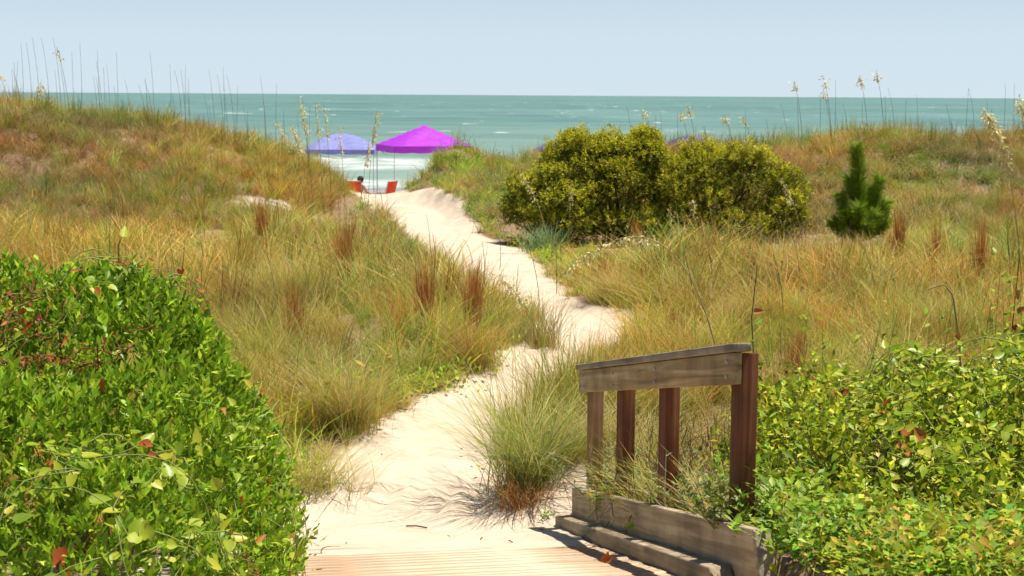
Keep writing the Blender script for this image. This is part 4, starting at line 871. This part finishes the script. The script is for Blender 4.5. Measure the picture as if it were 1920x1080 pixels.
# bare stalks on the two skylines: a few shared meshes
SM = []
for k in range(10):
    ms, _ = oat_meshes((0, 0, -.05), (random.uniform(-.02, .05), 0, .55), (random.uniform(-.34, .06), random.uniform(-.1, .1), 1.0), 0, 0, .03, .006); SM.append(ms.mesh('bare_stalk', M['darkstalk']))
ONES = 'zeroth first second third fourth fifth sixth seventh eighth ninth tenth eleventh twelfth thirteenth fourteenth fifteenth sixteenth seventeenth eighteenth nineteenth'.split()
TENS = {2: ('twentieth', 'twenty'), 3: ('thirtieth', 'thirty'), 4: ('fortieth', 'forty'), 5: ('fiftieth', 'fifty'), 6: ('sixtieth', 'sixty')}
def ordinal(k): return ONES[k] if k < 20 else TENS[k // 10][0] if k % 10 == 0 else TENS[k // 10][1] + '-' + ONES[k % 10]
def bare(n, x0, x1, label, group, h0, h1, y0=40.2, y1=43.5):
    L_ = []
    for i in range(n):
        x = x0 + (x1 - x0) * (i + random.random()) / n; y = random.uniform(y0, y1); h = random.uniform(h0, h1)
        o = link('bare_stalk', random.choice(SM), None, (x, y, gz(x, y)), (0, 0, random.uniform(-.3, .3)), (1, 1, h)); L_.append((x / y, h, o))
    for k, (_, h, o) in enumerate(sorted(L_, key=lambda q: q[0])):
        size = 'tall' if h > h0 + .72 * (h1 - h0) else 'short' if h < h0 + .3 * (h1 - h0) else 'middling'
        tag(o, '%s %s, %s from the left' % (size, label, ordinal(k + 1)), 'grass stalk', group)
bare(66, -15, -5.2, 'thin bare stalk against the sky on the left dune crest', 'bare stalks on the left dune crest', .9, 2.1)
bare(32, 2.5, 13.8, 'thin bare dry stalk rising above the right dune crest', 'bare stalks on the right dune crest', .8, 1.75)
bare(12, -4.6, -2.9, 'thin bare stalk standing in the gap before the canopies', 'bare stalks in the dune gap', .45, 1.05, 35, 39)
bare(16, -2.2, .3, 'dark dead stalk on the green hummock below the purple canopy', 'dead stalks on the green hummock', .35, .6, 44, 46)
bare(12, -1.9, .9, 'thin dark stalk leaning over the path from the left meadow', 'stalks beside the upper path', .45, .9, 20.5, 27)
bare(12, -9, -2.5, 'thin brown stalk standing in the left meadow grass', 'stalks in the left meadow', .7, 1.1, 14, 26)
bare(12, 2.5, 8, 'thin brown stalk standing in the right meadow grass', 'stalks in the right meadow', .7, 1.1, 13, 24)

# near odd stems
def twig(name, label, pts, r, mat, leaf=None, cat='stem'):
    c = np.array(pts[0]); root = empty(name, c, 0, label, cat); mb = MB(); P = np.array(pts) - c
    t = np.linspace(0, 1, len(P)); tt = np.linspace(0, 1, len(P) * 4); Q = np.stack([np.interp(tt, t, P[:, i]) for i in range(3)], -1); mb.tube(Q, np.linspace(r, r * .5, len(Q)), 5); mb.build('stem', M[mat], root)
    for p, me in (leaf or []): place_leaf(me, root, np.array(p) - c, unit(rng.normal(0, .5, 3) + [.3, 0, -.4]), unit(rng.normal(0, .4, 3) + [0, -1, .4]), .07, .045)
    return root
twig('bent_twig', 'thin bent twig with one yellow leaf above the left shrub', [(-1.98, 7.9, 1.85), (-1.985, 7.9, 2.03), (-1.96, 7.9, 2.09), (-2.03, 7.9, 2.20)], .0032, 'redstem', [((-1.95, 7.88, 2.08), VL[2])])
twig('tall_stem', 'slender dark stem with withered leaves right behind the near railing post', [(1.78, 11, .25), (1.72, 11, .85), (1.69, 11, 1.25), (1.72, 11, 1.62)], .006, 'bark', [((1.70, 10.98, 1.3), DL[1]), ((1.74, 10.98, .95), DL[0])])
twig('broken_stalk', 'broken brown stalk with a bent top above the right shrub', [(2.92, 10, .5), (2.88, 10, 1.2), (2.82, 10, 1.55), (2.76, 10, 1.62), (2.62, 10, 1.57)], .008, 'straw', [((2.84, 9.98, 1.3), DL[2])])
twig('dead_stalk', 'dark dead stem with brown shreds near the right picture edge', [(3.35, 10.3, .5), (3.30, 10.3, 1.2), (3.33, 10.3, 1.75)], .006, 'redstem', [((3.31, 10.28, 1.55), DL[1]), ((3.33, 10.28, 1.4), DL[0]), ((3.30, 10.28, 1.3), DL[2])])
twig('green_shoot', 'thin pale green shoot arching over the end of the upper curb board', [(1.14, 6.95, .80), (1.10, 6.93, .96), (1.12, 6.93, 1.06), (1.20, 6.93, 1.13)], .0028, 'greenstem')

# ------------------------------------------------------------------ beach canopies
def canopy(label, c, rz, half, eave, peak, mat, dome=1.0, val=.22):
    zg = gz(c[0], c[1]); root = empty('canopy_tent', (c[0], c[1], zg), rz, label, 'canopy tent', 'canopy tents on the beach')
    n = 12; u = np.linspace(-1, 1, n + 1); U, Vv = np.meshgrid(u, u); m = np.maximum(np.abs(U), np.abs(Vv))
    Zc = eave + (peak - eave) * (1 - m ** dome) - .05 * np.sin(m * math.pi) * (1 - np.minimum(np.abs(U), np.abs(Vv)) / np.maximum(m, .01)); V = np.stack([U * half, Vv * half, Zc], -1).reshape(-1, 3)
    i = np.arange(n)[:, None] * (n + 1) + np.arange(n)[None]; F = np.stack([i, i + 1, i + n + 2, i + n + 1], -1).reshape(-1, 4)
    mb = MB(); mb.add(V, F); mb.build('canopy_top', M[mat], root, dome > 1.3)
    mb = MB(); h2 = half + .006
    for k in range(4):
        a = k * math.pi / 2; rr = np.array([[math.cos(a), -math.sin(a)], [math.sin(a), math.cos(a)]]); xx = np.linspace(-h2, h2, 13); dn = eave - val - .03 * np.abs(np.sin(np.arange(13) * math.pi / 3))
        top = np.stack([*(rr @ np.stack([xx, np.full(13, -h2)])), np.full(13, eave + .004)], -1); bot = np.stack([*(rr @ np.stack([xx * 1.01, np.full(13, -h2 - .01)])), dn], -1)
        j = np.arange(12); mb.add(np.concatenate([top, bot]), np.stack([j, j + 13, j + 14, j + 1], -1))
    mb.build('valance', M[mat], root)
    for a in (-1, 1):
        for b in (-1, 1): m_ = MB(); m_.tube([(a * (half - .03), b * (half - .03), -.05), (a * (half - .03), b * (half - .03), eave - .02)], .013, 6); m_.box((a * (half - .03), b * (half - .03), .01), (.12, .12, .02)); m_.build('leg', M['metal'], root)
    for a, b, c_, d in ((-1, -1, 1, -1), (1, -1, 1, 1), (1, 1, -1, 1), (-1, 1, -1, -1)):
        q = half - .03; m_ = MB(); m_.tube([(a * q, b * q, eave - .12), ((a + c_) / 2 * q, (b + d) / 2 * q, eave - .38), (c_ * q, d * q, eave - .12)], .012, 5); m_.build('truss_bar', M['metal'], root)
    return root
zb = gz(-3.6, 62)
canopy('bright purple peaked canopy tent on the beach behind the dune gap', (-3.5, 62.3), R(17), 1.58, .84 - zb, 1.64 - zb, 'purple', 1.0, .24)
zb = gz(-7, 64)
canopy('pale lavender domed canopy tent left of the purple one', (-7.0, 64.6), R(2), 1.4, .60 - zb, 1.22 - zb, 'lavender', 1.9, .16)
canopy('blue canopy tent peeking out behind the leftmost yellow green bush', (2.5, 67), R(4), 1.5, .50 - gz(2.5, 67), 1.27 - gz(2.5, 67), 'blue', 1.0)
canopy('blue canopy tent showing above the gap between the bushes', (7.35, 65), R(-4), 1.5, .62 - gz(7.3, 65), 1.22 - gz(7.3, 65), 'blue', 1.5)

# ------------------------------------------------------------------ beach chairs and a person
def chair(label, x, y, rz):
    z = gz(x, y); root = empty('beach_chair', (x, y, z), rz, label, 'chair', 'red beach chairs')
    def sling(name, p0, p1, w):
        t = np.linspace(0, 1, 9); sag = -.035 * np.sin(t * math.pi); p0 = np.array(p0); p1 = np.array(p1); d = p1 - p0; nr = np.array([0, -d[2], d[1]]) / np.linalg.norm(d[1:])
        P = p0 + d * t[:, None] + nr * sag[:, None] * -1; th = nr * .012
        V = np.concatenate([P + [-w, 0, 0], P + [w, 0, 0], P + [-w, 0, 0] - th, P + [w, 0, 0] - th]); k = np.arange(8); m_ = MB()
        m_.add(V, np.concatenate([np.stack([k, k + 9, k + 10, k + 1], -1), np.stack([k + 18, k + 19, k + 28, k + 27], -1), np.stack([k, k + 1, k + 19, k + 18], -1), np.stack([k + 9, k + 27, k + 28, k + 10], -1)])); return m_.build(name, M['redsling'], root)
    sling('seat', (0, -.02, .33), (0, .46, .38), .27); sling('backrest', (0, -.04, .34), (0, -.30, 1.0), .27)
    for s_ in (-1, 1):
        xx = s_ * .285
        m_ = MB(); m_.tube([(xx, .02, .30), (xx, -.16, .66), (xx, -.30, 1.02)], .013, 6); m_.build('back_frame', M['metal'], root)
        m_ = MB(); m_.tube([(xx, .50, .40), (xx, .2, .35), (xx, -.06, .32)], .013, 6); m_.build('seat_frame', M['metal'], root)
        m_ = MB(); m_.tube([(xx, .46, .58), (xx, .40, .3), (xx, .34, .0)], .012, 6); m_.build('leg', M['metal'], root)
        m_ = MB(); m_.tube([(xx, .15, .35), (xx, -.15, .16), (xx, -.34, .0)], .012, 6); m_.build('leg', M['metal'], root)
        m_ = MB(); m_.box((xx, .17, .595), (.055, .56, .025), None, None, .008); m_.build('armrest', M['armwood'], root)
    m_ = MB(); m_.tube([(-.285, -.30, 1.02), (.285, -.30, 1.02)], .013, 6); m_.build('top_bar', M['metal'], root)
    return root
chair('red beach chair holding the seated person facing the sea', -5.12, 51.0, R(-8)); chair('red beach chair right of the seated person, turned sideways', -4.12, 51.0, R(62))
def person(x, y, rz):
    z = gz(x, y); root = empty('person', (x, y, z), rz, 'person with dark hair sitting in the left red beach chair', 'person')
    J = {'pel': (.0, .12, .47, .14), 'bel': (.03, .04, .60, .12), 'che': (.08, -.06, .76, .135), 'neck': (.12, -.07, .90, .055), 'hb': (.14, -.05, .97, .075), 'head': (.15, -.04, 1.04, .095), 'top': (.15, -.045, 1.11, .07),
         'rs': (.25, -.05, .83, .062), 're': (.34, .05, .62, .047), 'rw': (.36, .28, .60, .034), 'rh': (.37, .36, .60, .036), 'rf': (.375, .42, .595, .022),
         'ls': (-.10, -.05, .83, .062), 'le': (-.22, .04, .62, .047), 'lw': (-.24, .27, .62, .034), 'lh': (-.24, .35, .62, .036), 'lf': (-.24, .41, .615, .022),
         'rhip': (.11, .14, .47, .10), 'rk': (.15, .56, .56, .066), 'ra': (.15, .80, .14, .042), 'rt': (.15, .97, .09, .032),
         'lhip': (-.10, .14, .47, .10), 'lk': (-.12, .56, .55, .066), 'la': (-.12, .82, .14, .042), 'lt': (-.12, .99, .09, .032)}
    E = 'pel-bel bel-che che-neck neck-hb hb-head head-top che-rs rs-re re-rw rw-rh rh-rf che-ls ls-le le-lw lw-lh lh-lf pel-rhip rhip-rk rk-ra ra-rt pel-lhip lhip-lk lk-la la-lt'.split()
    ks = list(J); me = bpy.data.meshes.new('body'); me.from_pydata([J[k][:3] for k in ks], [tuple(ks.index(q) for q in e.split('-')) for e in E], []); me.materials.append(M['skin'])
    o = link('body', me, root); o.modifiers.new('skin', 'SKIN'); sv = me.skin_vertices[0].data if me.skin_vertices else None
    if sv is None:
        bpy.context.view_layer.objects.active = o; sv = me.skin_vertices[0].data
    for k, q in zip(ks, sv): q.radius = (J[k][3], J[k][3])
    sv[0].use_root = True
    o.modifiers.new('sub', 'SUBSURF').levels = 2; o.modifiers['sub'].render_levels = 2
    import bmesh
    def blob(name, c, r, mat, cut=None):
        bm = bmesh.new(); bmesh.ops.create_uvsphere(bm, u_segments=14, v_segments=10, radius=1); m2 = bpy.data.meshes.new(name)
        for v in bm.verts: v.co = Vector((v.co.x * r[0] + c[0], v.co.y * r[1] + c[1], v.co.z * r[2] + c[2]))
        bm.to_mesh(m2); bm.free(); m2.materials.append(M[mat]); return link(name, m2, root)
    blob('hair', (.15, -.075, 1.075), (.108, .105, .105), 'hair'); blob('swimwear', (.03, .11, .50), (.185, .16, .11), 'swim')
person(-5.05, 51.0, R(-8))

# ------------------------------------------------------------------ bits on the sand
mb = MB(); n = 55
yy_ = rng.uniform(8.9, 24, n); xx_ = np.array([random.uniform(np.interp(q, PY, PL) + .1, np.interp(q, PY, PR) - .05) for q in yy_]); zz = ground_z(xx_, yy_)
for q in range(n):
    a = random.uniform(0, 6.28); l = random.uniform(.006, .026); p = np.array([xx_[q], yy_[q], zz[q] + .006])
    mb.tube(np.stack([p - [math.cos(a) * l, math.sin(a) * l, 0], p + [0, 0, .004], p + [math.cos(a) * l, math.sin(a) * l, 0]]), random.uniform(.002, .004), 4)
o = mb.build('sand_litter', M['bark']); tag(o, 'tiny dark twigs and plant scraps strewn over the sandy path', 'litter', kind='stuff')
tw = MB(); z0 = gz(-.6, 9.95); tw.tube(np.array([[-.68, 10.02, gz(-.68, 10.02) + .008], [-.61, 9.96, z0 + .014], [-.54, 9.92, gz(-.54, 9.92) + .01]]), .005, 5); tag(tw.build('small_stick', M['bark']), 'short brown stick lying on the sand near the first planks', 'stick')
dz_ = float(deck_z(np.array(.46), np.array(7.62))); o = empty('dead_leaf', (.46, 7.62, dz_ + .01), 0, 'dark curled dead leaf lying on the bottom planks', 'leaf'); 
place_leaf(DL[1], o, (0, 0, .01), (.3, .2, .6), (.2, -1, .3), .06, .04); place_leaf(DL[0], o, (.02, 0, .01), (.6, -.1, .5), (-.3, -.6, .6), .05, .035)

# low plants over the soil past the near end of the curb
n = 170; x = rng.uniform(1.22, 2.3, n); y = rng.uniform(4.9, 6.75, n); x = np.maximum(x, .29 + .173 * (10 - y) + .24)
scatter('curb_end_cover', 'low green plants covering the soil past the near end of the curb', 'ground cover', np.stack([x, y, ground_z(x, y)], -1), choose(['duneleaf', 'duneleaf'], [.5, .5], n), rng.uniform(.55, .85, n), tints(n, x, y, (1.25, 1.3, .9), .2, (.5, .3, .2, 0, 0, 0, 0)))
